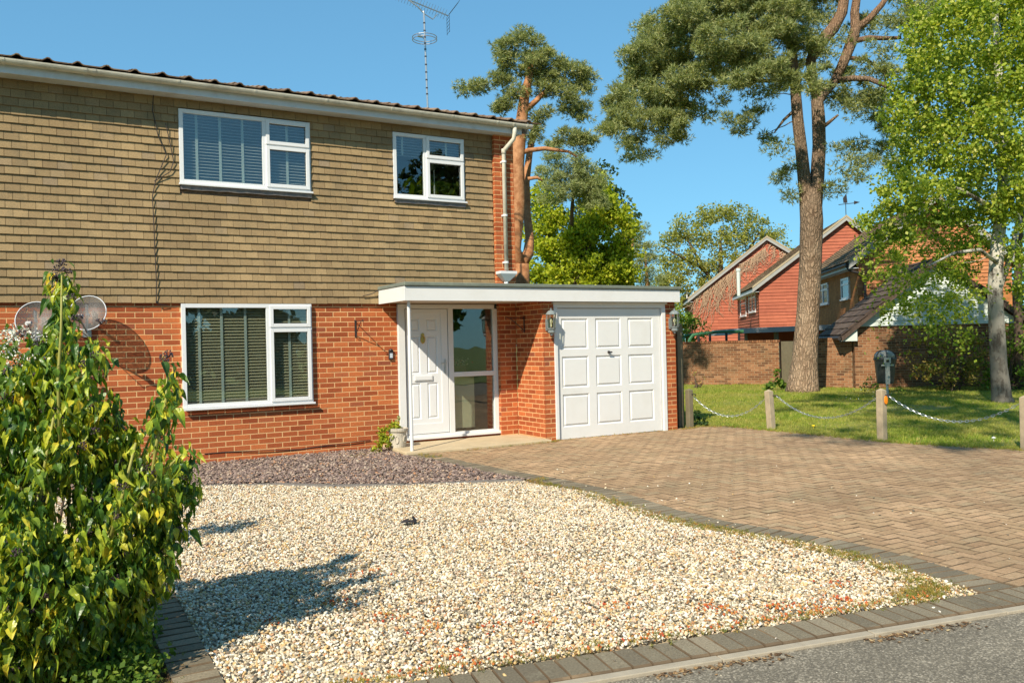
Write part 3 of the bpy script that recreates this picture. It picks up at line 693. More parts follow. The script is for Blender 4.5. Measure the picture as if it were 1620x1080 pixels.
# ---- scattered stones (geometry nodes)
def stone_me(name, seed, flat, m, sub=1):
    import bmesh
    b_ = bmesh.new(); bmesh.ops.create_icosphere(b_, subdivisions=sub, radius=.5)
    r = random.Random(seed); ax = (r.uniform(.8, 1.2), r.uniform(.65, .95), flat * r.uniform(.8, 1.2))
    for v_ in b_.verts:
        k = 1 + r.uniform(-.3, .28); v_.co = Vector((v_.co.x * ax[0] * k, v_.co.y * ax[1] * k, v_.co.z * ax[2] * k))
    me = bpy.data.meshes.new(name); b_.to_mesh(me); b_.free(); me.materials.append(m)
    return me
def scatter(name, P, scales, meshes, parent_kind='stuff', tilt=.5, seed=0, label=None, cat=None, zrot=True, align=None):
    col = bpy.data.collections.new(name + '_kinds')
    for me in meshes:
        o = bpy.data.objects.new(me.name, me); col.objects.link(o)
    me = bpy.data.meshes.new(name); me.vertices.add(len(P)); me.vertices.foreach_set('co', np.asarray(P, np.float32).ravel())
    at_ = me.attributes.new('size', 'FLOAT', 'POINT'); at_.data.foreach_set('value', np.asarray(scales, np.float32))
    o = bpy.data.objects.new(name, me); COL.objects.link(o); o['kind'] = 'stuff'
    if label: o['label'] = label
    if cat: o['category'] = cat
    g = bpy.data.node_groups.new(name, 'GeometryNodeTree')
    g.interface.new_socket('Geometry', in_out='INPUT', socket_type='NodeSocketGeometry'); g.interface.new_socket('Geometry', in_out='OUTPUT', socket_type='NodeSocketGeometry')
    gi = g.nodes.new('NodeGroupInput'); go = g.nodes.new('NodeGroupOutput')
    mp = g.nodes.new('GeometryNodeMeshToPoints'); ip = g.nodes.new('GeometryNodeInstanceOnPoints'); ci = g.nodes.new('GeometryNodeCollectionInfo')
    ci.inputs[0].default_value = col; ci.inputs['Separate Children'].default_value = True; ci.inputs['Reset Children'].default_value = True
    na = g.nodes.new('GeometryNodeInputNamedAttribute'); na.data_type = 'FLOAT'; na.inputs[0].default_value = 'size'
    rv = g.nodes.new('FunctionNodeRandomValue'); rv.data_type = 'FLOAT_VECTOR'
    rv.inputs[0].default_value = (-tilt, -tilt, 0); rv.inputs[1].default_value = (tilt, tilt, 6.283); rv.inputs['Seed'].default_value = seed
    g.links.new(gi.outputs[0], mp.inputs[0]); g.links.new(mp.outputs[0], ip.inputs['Points']); g.links.new(ci.outputs[0], ip.inputs['Instance'])
    ip.inputs['Pick Instance'].default_value = True
    g.links.new(rv.outputs[0], ip.inputs['Rotation']); g.links.new(na.outputs[0], ip.inputs['Scale']); g.links.new(ip.outputs[0], go.inputs[0])
    md = o.modifiers.new('scatter', 'NODES'); md.node_group = g
    return o
def jitgrid(poly, sp, jit=.5):
    P = np.array(poly); x0, y0 = P.min(0); x1, y1 = P.max(0)
    X, Y = np.meshgrid(np.arange(x0, x1, sp), np.arange(y0, y1, sp)); X = X.ravel() + rng.uniform(-jit, jit, X.size) * sp; Y = Y.ravel() + rng.uniform(-jit, jit, Y.size) * sp
    k = inpoly(X, Y, poly); return X[k], Y[k]
def objrand(name, stops, rough=.7, spec=.4):
    s = N(name); i = s.n('ShaderNodeObjectInfo'); col = s.ramp(i.outputs['Random'], stops); col = s.mix(1.0, col, s.mr(s.noise(120, 3), .3, .7, .85, 1.12), 'MULTIPLY'); return s.bsdf(col, rough, 0, spec)
m_gravel = objrand('cream_gravel', [(0, (.08, .065, .045)), (.08, (.15, .125, .09)), (.17, (.32, .27, .19)), (.32, (.6, .52, .37)), (.5, (.76, .7, .56)), (.6, (.52, .34, .14)), (.7, (.62, .45, .22)), (.78, (.82, .77, .63)), (.86, (.38, .17, .05)), (1, (.86, .83, .74))])
m_slate = objrand('plum_slate', [(0, (.10, .07, .06)), (.35, (.2, .14, .12)), (.7, (.3, .22, .18)), (.9, (.4, .32, .24)), (1, (.42, .2, .09))], .75)
GP = [(-6.6, -.9)] + ED[1:-1] + [(1.0, -3.98)] + [(x - .005, y) for y, x in CE[4:]] + [(.9, kl(.9) + .015), (-3.0, kl(-3) + .015), (-2.99, -5.9), (-3.3, -5.7), (-6.6, -5.0)]
GP = [(x, y - .07 if (x, y) in ED else y) for x, y in GP]
X, Y_ = jitgrid(GP, .0132)
d2 = np.hypot(X - CAM.x, Y_ - CAM.y)
mound = .012 + .012 * np.sin(X * 2.1 + 1) * np.sin(Y_ * 1.7) + .006 * np.sin(X * 7 + Y_ * 5)
P = np.stack([X, Y_, -.008 + mound + rng.uniform(-.012, .012, X.size)], 1)
S = rng.uniform(.012, .027, X.size) * np.where(rng.random(X.size) < .04, 1.3, 1)
scatter('gravel', P, S, [stone_me('gravel_stone', i, .55, m_gravel) for i in range(12)], tilt=.9, label='cream and buff gravel covering the front garden', cat='gravel')
# gravel body under the loose stones
s = MB(); s.prism([(x, y, -.01) for x, y in GP], (0, 0, -.02)); o = s.build('gravel_base', simple('gravel_fines', (.42, .34, .22), .9, .4, 60, bstr=.8, fine=120)); tag(o, kind='structure')
SP = [(-6.6, -.02), (.85, -.02), (.78, -1.0)] + [(x, y) for y, x in CE[1:4]] + [(.95, -3.8)] + [(x, y + .07) for x, y in ED[::-1][1:-1]] + [(-6.6, -.7)]
X, Y_ = jitgrid(SP, .022)
P = np.stack([X, Y_, -.0 + rng.uniform(-.012, .022, X.size) + .015 * np.sin(X * 3) * np.sin(Y_ * 2.2)], 1)
scatter('slate_chippings', P, rng.uniform(.022, .055, X.size), [stone_me('slate_chip', 40 + i, .32, m_slate) for i in range(8)], tilt=.7, seed=3, label='plum slate chippings between house wall and gravel', cat='slate')
# loose stones strayed onto the drive and the kerb
n_ = 130; X = 1.2 + rng.exponential(.9, n_); Y_ = rng.uniform(-9.3, -3.5, n_); k = (X < 6); X, Y_ = X[k], Y_[k]
X = np.r_[X, rng.uniform(-2, 2, 60)]; Y_ = np.r_[Y_, np.array([kl(x) for x in X[-60:]]) - rng.uniform(.0, .9, 60)]
zz = np.array([-.02 if (y < kl(x) - .25) else .012 for x, y in zip(X, Y_)])
scatter('stray_gravel', np.stack([X, Y_, zz], 1), rng.uniform(.008, .028, X.size), [stone_me('stray_stone', 70 + i, .5, m_gravel) for i in range(5)], seed=5, label='stray pale stones scattered over the paving', cat='gravel')

# ---- lawn
m_grass = None
def leafmat(name, stops, trans=.35, tcol=1.5, rough=.55, objr=False, spec=.3, big=None):
    s = N(name); 
    r = s.n('ShaderNodeObjectInfo').outputs['Random'] if objr else s.rand()
    col = s.ramp(r, stops)
    if big: col = s.mix(s.mr(s.noise(big[1], 3), .4, .65, 0, big[2]), col, big[0])
    t = s.mix(1.0, col, (tcol, tcol * .95, tcol * .35), 'MULTIPLY')
    return s.bsdf(col, rough, 0, spec, trans=(t, trans))
m_grass = leafmat('grass_blade', [(0, (.13, .2, .02)), (.5, (.24, .32, .035)), (.85, (.36, .38, .06)), (1, (.5, .42, .14))], objr=True, big=((.42, .36, .1), .55, .6))
m_turf = simple('turf_soil', (.22, .22, .05), .95, .35, 3, dirt=(.2, .15, .07), dirtamt=.6)
lawn_poly = EG[:1] + EG[1:] + [(40, kl(40)), (60, -10), (60, 40), (15.0, 22.0), (7.0, 8.0), (5.95, 6.0), (5.95, -.3)]
sheet('lawn', lawn_poly, .0, m_turf)
def tuft_me(name, seed, n=9, h=1.0, m=None):
    r = random.Random(seed); V = []; F = []
    for i in range(n):
        a = r.uniform(0, 6.28); x, y = r.uniform(-.6, .6), r.uniform(-.6, .6); hh = h * r.uniform(.5, 1.1); lx, ly = r.uniform(-.6, .6), r.uniform(-.6, .6); wv = .07
        q = len(V); V += [(x - wv * math.cos(a), y - wv * math.sin(a), 0), (x + wv * math.cos(a), y + wv * math.sin(a), 0), (x + lx * .4 + wv * .7 * math.cos(a), y + ly * .4 + wv * .7 * math.sin(a), hh * .6), (x + lx * .4 - wv * .7 * math.cos(a), y + ly * .4 - wv * .7 * math.sin(a), hh * .6), (x + lx, y + ly, hh)]
        F += [(q, q + 1, q + 2, q + 3), (q + 3, q + 2, q + 4)]
    me = bpy.data.meshes.new(name); me.from_pydata(V, [], F); me.materials.append(m or m_grass); return me
vis = [(6.0, -.6), (6.3, -.75), (6.75, -1.15), (6.8, -2.2), (6.8, -3.2), (6.84, -4.25), (7.1, -5.07), (7.35, -5.95), (8.3, -7), (22, -1), (24, 2), (17.0, 5.2), (17.2, 7), (15.7, 9.6), (15.2, 10.6), (9, 4)]
X, Y_ = jitgrid(vis, .062); d = np.hypot(X - CAM.x, Y_ - CAM.y)
k = rng.random(X.size) < np.clip(16 / d, .45, 1); X, Y_ = X[k], Y_[k]
bare = ((X - 12.3) ** 2 / .7 + (Y_ + 1.0) ** 2 / .5 < 1) & (rng.random(X.size) < .85); X, Y_ = X[~bare], Y_[~bare]
P = np.stack([X, Y_, np.zeros(X.size)], 1)
scatter('grass', P, rng.uniform(.035, .065, X.size) * (1 + .35 * np.sin(X * 1.3) * np.sin(Y_ * 1.9)), [tuft_me('grass_tuft', i) for i in range(6)], tilt=.15, seed=8, label='rough sunlit lawn grass beyond the chain fence', cat='grass')
# weeds, moss and leaf litter along edges
m_weed = leafmat('moss_and_weeds', [(0, (.12, .15, .03)), (.5, (.3, .28, .06)), (.8, (.42, .3, .08)), (1, (.42, .16, .05))], objr=True)
def line_pts(pts, n, spread):
    pts = np.array(pts); t = rng.uniform(0, len(pts) - 1.001, n); i = t.astype(int); f = (t - i)[:, None]
    return pts[i] * (1 - f) + pts[i + 1] * f + rng.normal(0, spread, (n, 2))
W = np.vstack([line_pts([(x - .07, y) for y, x in CE[3:10]], 1500, .055), line_pts([(1.15, -8.45), (1.0, -8.95), (.7, -8.98)], 700, .07), line_pts([(.7, kl(.7) + .05), (-2.6, kl(-2.6) + .05)], 420, .035),
               line_pts([(1.7, -1.15), (3.2, -1.13), (3.4, -1.0)], 160, .02), line_pts([(.95, -1.2), (1.05, -1.6)], 60, .06), line_pts([(3.4, -1.02), (5.9, -1.02), (6.3, -1.0)], 180, .03),
               line_pts([(x, y) for x, y in EG[1:8]], 600, .08), line_pts([(-.6, -.9), (.5, -.5)], 60, .15), line_pts([(-3.25, -6.2), (-3.27, -8.3)], 260, .05), line_pts([(1.3, -4.0), (1.05, -4.1)], 50, .05)])
scatter('edge_weeds', np.c_[W, np.full(len(W), .012)], rng.uniform(.012, .034, len(W)), [tuft_me('weed_tuft', 90 + i, 8, .8, m_weed) for i in range(4)], tilt=.5, seed=11, label='moss and small weeds growing along the block edging', cat='weeds')
m_sedum = objrand('red_sedum', [(0, (.38, .05, .02)), (.5, (.5, .14, .03)), (.8, (.45, .22, .05)), (1, (.25, .2, .05))])
C = [(-1.35, -8.2), (-1.0, -8.35), (-1.25, -8.05), (-.85, -8.15), (-.4, -8.5), (-.35, -8.62), (.3, -8.8), (-1.9, -8.35), (-1.9, -7.9), (-2.0, -7.6), (.1, -8.78), (-.9, -8.6), (.55, -8.6), (-1.6, -8.1), (-.1, -8.7), (-2.2, -7.2), (-1.8, -6.7), (-2.6, -7.3)]
W = np.vstack([rng.normal(c, .055, (26, 2)) for c in C] + [line_pts([(.8, kl(.8) + .07), (-2.6, kl(-2.6) + .07)], 260, .03)])
scatter('sedum', np.c_[W, np.full(len(W), .022)], rng.uniform(.008, .02, len(W)), [stone_me('sedum_leaf', 120 + i, .9, m_sedum) for i in range(4)], seed=12, label='reddish sedum creeping among the gravel by the kerb', cat='ground cover')
m_litter = objrand('leaf_litter', [(0, (.07, .04, .02)), (.5, (.16, .09, .04)), (.85, (.32, .2, .09)), (1, (.5, .4, .22))], .9)
W = np.array([tuple((Vector((1.1, -9.14, 0)) + KD * rng.uniform(-4.5, 3) + KN * (.315 + abs(rng.normal(0, .035))))[:2]) for _ in range(1500)])
W = np.vstack([W[[noise.noise(Vector((x * 1.7, 0, 0))) > -.12 for x, y in W]], line_pts([(-2.9, -6.2), (-3.15, -8.2)], 90, .12)])
scatter('leaf_litter', np.c_[W, np.full(len(W), -.008)], rng.uniform(.006, .026, len(W)), [stone_me('litter_flake', 150 + i, .2, m_litter) for i in range(4)], tilt=.3, seed=31, label='brown leaf litter and grit collected along the kerb edging', cat='leaf litter')
s = MB(); s.tube([(x, -.015 - .01 * math.sin(x * 5), .085 + .05 * abs(math.sin(x * 1.3 + .6)) ) for x in [-1.75 + q * .12 for q in range(21)]], .006, 5); tag(s.build('low_cable', m_iron), 'thin black cable drooping along the foot of the brick wall under the window', 'cable')
# bird feather / dark dead leaf on the gravel
p = gnd(650, 828, .02); s = MB()
s.raw([(-.06, 0, 0), (-.02, .03, .02), (.04, .025, .03), (.07, 0, .0), (.03, -.03, .01), (-.03, -.025, .02)], [(0, 1, 5), (1, 2, 4, 5), (2, 3, 4)]); s.raw([(-.1, .02, .01), (-.05, .05, .03), (0, .03, .045), (-.03, -.01, .02)], [(0, 1, 2, 3)]); s.raw([(.01, 0, .05), (.03, .03, .07), (.06, .0, .02), (.03, -.02, .01)], [(0, 1, 2, 3)])
o = s.build('dead_leaf', m_iron); o.location = p; tag(o, 'dark curled dead leaf lying on the middle of the gravel', 'dead leaf')

# ================================================================ BEYOND THE DRIVE
m_oldwood = simple('weathered_wood', (.36, .29, .19), .9, .35, 12, dirt=(.2, .17, .13), dirtamt=.6, bstr=.5, fine=60)
m_fence = simple('grey_green_fence_wood', (.17, .14, .085), .9, .3, 8, dirt=(.1, .11, .06), bstr=.5, fine=60)
m_orange = simple('orange_reflector', (.85, .25, .01), .3, .05)
def post(p, h, label, w_=.13, lean=(0, 0), refl=None, wm=None):
    w_ *= .82
    o = empty('chain_post', p); tag(o, label, 'post', 'wooden posts carrying the chain')
    s = MB(); 
    for i in range(4): pass
    s.prism([(-w_ / 2, -w_ / 2, -.1), (w_ / 2, -w_ / 2, -.1), (w_ / 2, w_ / 2, -.1), (-w_ / 2, w_ / 2, -.1)], (lean[0], lean[1], h + .08))
    s.raw([(-w_ / 2 + lean[0], -w_ / 2 + lean[1], h - .02), (w_ / 2 + lean[0], -w_ / 2 + lean[1], h - .02), (w_ / 2 + lean[0], w_ / 2 + lean[1], h - .02), (-w_ / 2 + lean[0], w_ / 2 + lean[1], h - .02), (lean[0], lean[1], h + .015)], [(0, 1, 4), (1, 2, 4), (2, 3, 4), (3, 0, 4)])
    s.build('shaft', wm or m_oldwood, o, bevel=.008)
    s = MB(); s.tube([(-.01, 0, h - .09), (.05, -.1, h - .09), (.075, -.085, h - .115)], .01, 6); s.build('staple', m_iron, o)
    if refl:
        s = MB(); s.lathe([(.001, 0), (.05, .003), (.048, .012), (.001, .016)], m=Matrix.Translation(refl) @ Matrix.Rotation(math.pi / 2, 4, 'X') @ Matrix.Diagonal((.75, 1.25, 1, 1)), n=14); s.build('reflector', m_orange, o)
    return o
P1, P2, P3 = Vector((6.98, -2.05, 0)), Vector((7.05, -4.11, 0)), Vector((7.53, -5.9, 0)); P0 = Vector((6.22, -.88, 0))
post(P1, .67, 'weathered wooden chain post nearest the garage, leaning slightly', lean=(-.03, .02))
post(P2, .76, 'split weathered chain post with a round orange reflector, in front of the litter bin', refl=(.01, -.065, .60))
post(P3, .71, 'wooden chain post at the right edge of the photo with orange reflector', w_=.12, refl=(0, -.06, .60))
post(P0, .68, 'short dark post against the wooden fence where the first chain starts', w_=.12, wm=m_fence)
def chain(a, b_, sag, label):
    n = int((b_ - a).length * 1.06 / .043); pts = []
    for i in range(n + 1):
        t = i / n; pts.append(a.lerp(b_, t) + Vector((0, 0, -sag * 4 * t * (1 - t))))
    s = MB()
    for i in range(n):
        c = (pts[i] + pts[i + 1]) / 2; t = (pts[i + 1] - pts[i]).normalized(); u_ = t.cross(Vector((0, 0, 1))).normalized(); v_ = t.cross(u_)
        if i % 2: u_, v_ = v_, u_
        loop = [c + t * (.028 * math.cos(a_)) + u_ * (.014 * math.sin(a_)) for a_ in [k * math.pi / 4 for k in range(9)]]
        s.tube(loop, .0042, 4, False)
    o = s.build('post_chain', m_galv); tag(o, label, 'chain', 'chains hanging between the posts')
chain(P0 + Vector((.06, 0, .58)), P1 + Vector((-.09, .06, .52)), .33, 'sagging galvanised chain between the fence and the first wooden post')
chain(P1 + Vector((.04, -.08, .58)), P2 + Vector((-.02, .08, .62)), .33, 'sagging galvanised chain between the first and second wooden posts')
chain(P2 + Vector((.06, -.08, .66)), P3 + Vector((0, .08, .60)), .30, 'sagging galvanised chain between the second post and the right edge')
# fence / gate beside the garage
o = empty('wooden_fence', (5.98, -.62, 0)); tag(o, 'narrow grey wooden fence beside the right garage pier', 'fence')
for k in range(3):
    s = MB(); x = .0 + k * .115; s.box(x, x + .108, -.012 + (k % 2) * .012, .012 + (k % 2) * .012, 0, 1.80 - .0 * k); s.build('board', m_fence, o)
s = MB(); s.box(.13, .23, -.11, -.02, 0, 1.80); s.box(.12, .24, -.12, -.01, 1.80, 1.83); s.build('post', m_fence, o, bevel=.006)
s = MB(); s.box(0, .33, .03, .07, .3, .38); s.box(0, .33, .03, .07, 1.4, 1.48); s.build('rail', m_fence, o)
# litter bin on its steel post
pb = Vector((14.36, 1.19, 0)) - Vector((14.36 - CAM.x, 1.19 - CAM.y, 0)) * .0
o = empty('litter_bin', pb, math.radians(-42)); tag(o, 'black domed litter bin on a steel post standing on the grass', 'litter bin')
m_bin = simple('black_bin_plastic', (.05, .052, .052), .3, .3, 10, dirt=(.16, .16, .14))
s = MB(); s.lathe([(.001, .36), (.18, .36), (.2, .4), (.245, .92), (.25, .95), (.001, .95)], (0, 0, 0), 16); s.build('body', m_bin, o)
s = MB(); s.lathe([(.262, .93), (.268, .97), (.255, 1.0)], (0, 0, 0), 18); s.build('rim', m_bin, o)
s = MB(); s.lathe([(.255, 1.0), (.235, 1.07), (.18, 1.13), (.1, 1.165), (.001, 1.175)], (0, 0, 0), 16); s.build('dome', simple('smoked_plastic', (.3, .3, .27), .3, .25), o, smooth=True)
for a_ in (-.5, .5, 1.57, 2.6, 3.7, 4.71):
    s = MB(); s.tube([(.262 * math.cos(a_), .262 * math.sin(a_), .98), (.24 * math.cos(a_), .24 * math.sin(a_), 1.075), (.185 * math.cos(a_), .185 * math.sin(a_), 1.137), (.1 * math.cos(a_), .1 * math.sin(a_), 1.172)], .012, 5); s.build('dome_rib', m_bin, o)
s = MB(); s.box(-.05, .05, -.29, -.24, .36, .92); s.box(-.075, .075, -.3, -.24, .86, 1.0); s.box(-.14, .14, -.3, -.27, .80, .835); s.box(-.025, .025, -.305, -.27, .45, .8); s.build('bracket', simple('pale_steel_plate', (.45, .45, .4), .5, .15), o)
s = MB(); s.box(-.03, .03, -.32, -.3, .89, .95); s.build('lock', m_iron, o)
s = MB(); s.tube([(0, -.2, 0), (0, -.2, .5)], .03, 8); s.build('steel_post', m_galv, o)

# ---- garden wall
m_oldbrick = varied('old_red_brick', [(0, (.11, .045, .022)), (.35, (.19, .08, .035)), (.7, (.25, .11, .048)), (1, (.3, .15, .075))], nscale=20, nvar=.3, stain=((.07, .06, .03), 1.2, .5, .7, .6))
m_oldmortar = simple('old_mortar', (.3, .22, .13), .95, .2, 6)
def far_wall(name, a, b_, h, label, limit, capping=True, cat='garden wall', z0=0):
    d = Vector((b_[0] - a[0], b_[1] - a[1], 0)); ang = math.atan2(d.y, d.x); o = empty(name); tag(o, label, cat)
    P = []; m_ = MB(); brick_wall((a[0], a[1], z0), ang, d.length, 0, h - (.075 if capping else 0), pieces=P, mb=m_, back=.2, proud=.004, depth=.03)
    if capping:       # a brick-on-edge course
        t = d.normalized(); n = Vector((t.y, -t.x, 0)); k = 0.0
        while k < d.length:
            c = Vector((a[0], a[1], z0 + h - .037)) + t * (k + .035) - n * .09; P.append(TRS(c, (.066, .215, .075 + j(.004)), ang)); k += .076
    emit('brick', chamf(.012, .035, .2), P, m_oldbrick, o, limit, 'brickwork'); m_.build('mortar', m_oldmortar, o)
    return o
A, B, C_, D = (15.63, 10.01), (17.28, 7.24), (16.75, 5.50), (17.04, 4.15)
far_wall('garden_wall', (15.2, 10.73), B, 1.47, 'old brick garden wall left of the big pine trunk, in dappled shade', 300)
far_wall('garden_wall', C_, (17.1, 4.3), 1.5, 'short stretch of old brick wall between the big pine and the white-gabled garage', 200)
o = empty('garden_gate', (17.3, 7.15, 0), math.atan2(-1.6, -.45)); tag(o, 'dark wooden garden gate in the wall gap beside the pine trunk', 'gate')
for k in range(8): s = MB(); s.box(k * .2 + .004, k * .2 + .194, -.015, .015, .05, 1.42); s.build('board', m_fence, o)
s = MB(); s.box(0, 1.6, .016, .05, .25, .34); s.box(0, 1.6, .016, .05, 1.15, 1.24); s.build('rail', m_fence, o)

# ---- white-gabled garage
class Fr:
    """local frame of a gable: s to the right along the front, d away from the viewer, z up"""
    def __init__(f, o, az): f.o = Vector((o[0], o[1], 0)); f.u = Vector((math.sin(az + math.pi / 2), math.cos(az + math.pi / 2), 0)); f.n = Vector((math.sin(az), math.cos(az), 0))
    def p(f, s, d, z): return f.o + f.u * s + f.n * d + Vector((0, 0, z))
    def hit(f, px, py, d=0):
        r = ray(px, py); q = f.o + f.n * d; t = (q - CAM).dot(f.n) / r.dot(f.n); h = CAM + r * t; return (h - f.o).dot(f.u), h.z
def quadslab(s, a, b_, c, d, t):      # thick sheet through four corners
    a, b_, c, d = map(Vector, (a, b_, c, d)); n = (b_ - a).cross(d - a).normalized() * t; s.prism([a, b_, c, d], n)
m_wbd = simple('white_weatherboard', (.55, .6, .56), .6, .08, 4, dirt=(.35, .4, .3), dirtamt=.3)
m_darkroof = varied('dark_roof_tile', [(0, (.05, .035, .028)), (.5, (.08, .055, .042)), (1, (.11, .08, .06))], nscale=12, nvar=.4)
m_brownroof = varied('brown_roof_tile', [(0, (.13, .085, .05)), (.5, (.2, .135, .075)), (1, (.26, .18, .1))], nscale=12, nvar=.4)
G = Fr((17.04, 4.15), math.radians(38))
go_ = empty('white_gabled_garage'); tag(go_, 'brick garage with a white weatherboarded gable and dark tiled roof behind the birch', 'garage')
pts_px = [(1352, 516.5), (1480, 418), (1616, 510)]
gl = [G.hit(*q) for q in pts_px]; W_ = gl[2][0] - gl[0][0] + .2; zt = gl[0][1]
P = []; m_ = MB(); a0_ = G.p(0, 0, 0); brick_wall((a0_.x, a0_.y, 0), math.atan2(G.u.y, G.u.x), W_ + 1.6, 0, zt, pieces=P, mb=m_, back=.2, proud=.004, depth=.03)
a0_ = G.p(0, 2.7, 0); brick_wall((a0_.x, a0_.y, 0), math.atan2(-G.n.y, -G.n.x), 2.7, 0, zt, pieces=P, mb=m_, back=.2, proud=.004, depth=.03)
emit('brick', chamf(.012, .035, .2), P, m_oldbrick, go_, 300, 'brickwork'); m_.build('mortar', m_oldmortar, go_)
z = zt; sl_ = (gl[1][1] - zt) / (gl[1][0] - gl[0][0]); sr_ = (gl[1][1] - gl[2][1]) / (gl[2][0] - gl[1][0]); bdh = .145
while z < gl[1][1] - .05:           # weatherboards, one by one
    z1 = min(z + bdh, gl[1][1]); s0 = gl[0][0] + (z - zt) / sl_; s1 = gl[1][0] + (gl[1][1] - z) / sr_; t0 = gl[0][0] + (z1 - zt) / sl_; t1 = gl[1][0] + (gl[1][1] - z1) / sr_
    s = MB(); V = [G.p(s0, -.05, z), G.p(s1, -.05, z), G.p(t1, -.022, z1), G.p(t0, -.022, z1), G.p(s0, .02, z), G.p(s1, .02, z), G.p(t1, .02, z1), G.p(t0, .02, z1)]
    s.raw(V, [(0, 1, 2, 3), (0, 4, 5, 1), (3, 2, 6, 7), (0, 3, 7, 4), (1, 5, 6, 2), (4, 7, 6, 5)]); s.build('weatherboard', m_wbd, go_); z = z1
apx = gl[1]; dep = 2.8
def slope_tiles(F, s0, z0, s1, z1, d0, d1, m, parent, tw=.30, tg=.3, limit=0, name='roof_tiling'):
    """tiles laid up a roof plane from eave (s0,z0) to ridge (s1,z1), over depth d0..d1"""
    L_ = math.hypot(s1 - s0, z1 - z0); nr = int(L_ / tg) + 1; nc = int((d1 - d0) / tw); s = MB(); nrm = Vector((0, 0, 0))
    du = F.n; e = (F.p(s1, 0, z1) - F.p(s0, 0, z0)).normalized(); up = e.cross(du); up = up if up.z > 0 else -up
    for r in range(nr):
        for c in range(nc):
            a_ = F.p(s0, d0 + c * tw + (tw / 2 if r % 2 else 0), z0) + e * (r * tg) + up * (.03 + j(.006)); l2 = min(tg + .05, L_ - r * tg + .02)
            if l2 < .06: continue
            b1 = a_ + du * (tw - .012); s.raw([a_ + up * .035, b1 + up * .035, b1 + e * l2 + up * .005, a_ + e * l2 + up * .005, a_, b1, b1 + e * l2 - up * .02, a_ + e * l2 - up * .02], [(0, 1, 2, 3), (0, 4, 5, 1), (0, 3, 7, 4), (1, 5, 6, 2)])
    o = s.build(name, m, parent); o['kind'] = 'stuff'; return o
ev = (gl[0][0] - .42, zt - .30)
s = MB(); quadslab(s, G.p(ev[0], -.25, ev[1] - .02), G.p(apx[0], -.25, apx[1] + .1), G.p(apx[0], dep, apx[1] + .1), G.p(ev[0], dep, ev[1] - .02), .06)
er = (gl[2][0] + .5, gl[2][1] - .25); quadslab(s, G.p(apx[0], -.25, apx[1] + .1), G.p(er[0], -.25, er[1]), G.p(er[0], dep, er[1]), G.p(apx[0], dep, apx[1] + .1), .06); s.build('roof_deck', m_darkroof, go_)
slope_tiles(G, ev[0], ev[1] + .03, apx[0], apx[1] + .15, -.28, dep, m_darkroof, go_)
slope_tiles(G, er[0], er[1] + .05, apx[0], apx[1] + .15, -.28, dep, m_darkroof, go_)
s = MB(); s.prism([G.p(gl[0][0] - .42, -.2, zt - .42), G.p(gl[0][0] + .02, -.2, zt - .0), G.p(gl[0][0] + .02, -.2, zt - .42)], G.n * .3); s.build('box_end', m_wbd, go_)
s = MB(); s.prism([G.p(ev[0], -.27, ev[1] - .12), G.p(apx[0], -.27, apx[1] + .02), G.p(apx[0], -.27, apx[1] + .14), G.p(ev[0], -.27, ev[1] + .02)], G.n * .04); s.prism([G.p(er[0], -.27, er[1] - .12), G.p(apx[0], -.27, apx[1] + .02), G.p(apx[0], -.27, apx[1] + .14), G.p(er[0], -.27, er[1] + .02)], G.n * .04); s.build('bargeboard', m_darkroof, go_)
s = MB(); s.tube([G.p(ev[0] - .05, -.2, ev[1] - .03), G.p(ev[0] - .05, dep, ev[1] - .03)], .06, 8); s.build('gutter', m_iron, go_)

# ---- the red and orange houses
AZ = math.radians(38)
def courses(s, F, poly, gauge, d, z0=None, t=.035):
    """tile-hung courses clipped to a polygon given in (s,z)"""
    zs = [q[1] for q in poly]; z = z0 if z0 is not None else min(zs)
    def span(zz):
        xs_ = []
        for (x0, y0), (x1, y1) in zip(poly, poly[1:] + poly[:1]):
            if (y0 > zz) != (y1 > zz): xs_.append(x0 + (x1 - x0) * (zz - y0) / (y1 - y0))
        return (min(xs_), max(xs_)) if len(xs_) >= 2 else None
    while z < max(zs) - .02:
        z1 = min(z + gauge, max(zs)); a_ = span(z + .004); b2 = span(z1 - .004)
        if a_ and b2:
            # split a course in lengths so that the line wavers a little
            n = max(1, int((a_[1] - a_[0]) / 1.3)); 
            for k in range(n):
                f0, f1 = k / n, (k + 1) / n; dz = j(.007)
                L0 = a_[0] + (a_[1] - a_[0]) * f0; R0 = a_[0] + (a_[1] - a_[0]) * f1; L1 = b2[0] + (b2[1] - b2[0]) * f0; R1 = b2[0] + (b2[1] - b2[0]) * f1
                s.raw([F.p(L0, d - t, z + dz), F.p(R0, d - t, z + dz), F.p(R1, d - .006, z1), F.p(L1, d - .006, z1), F.p(L0, d, z + dz), F.p(R0, d, z + dz)], [(0, 1, 2, 3), (0, 4, 5, 1)])
        z = z1
def side(F, f0): # frame of the left side wall, its s runs away from the viewer
    g_ = Fr((0, 0), 0); g_.o = Vector(F.p(f0, 0, 0)); g_.u = -F.n; g_.n = F.u; return g_
m_redtile = varied('red_hung_tile', [(0, (.33, .095, .055)), (.5, (.37, .11, .062)), (1, (.41, .125, .07))], nscale=5, nvar=.12, big=.1)
m_orangetile = varied('orange_hung_tile', [(0, (.36, .14, .06)), (.5, (.42, .17, .07)), (1, (.46, .2, .09))], nscale=5, nvar=.15)
m_barge = simple('weathered_bargeboard', (.3, .3, .28), .7, .2, 3)
m_verge = simple('cream_bargeboard', (.36, .29, .18), .7, .15, 3)
sH = N('orange_house_brick'); bt = sH.n('ShaderNodeTexBrick'); bt.inputs['Scale'].default_value = 1; bt.inputs['Brick Width'].default_value = .225; bt.inputs['Row Height'].default_value = .075; bt.inputs['Mortar Size'].default_value = .008
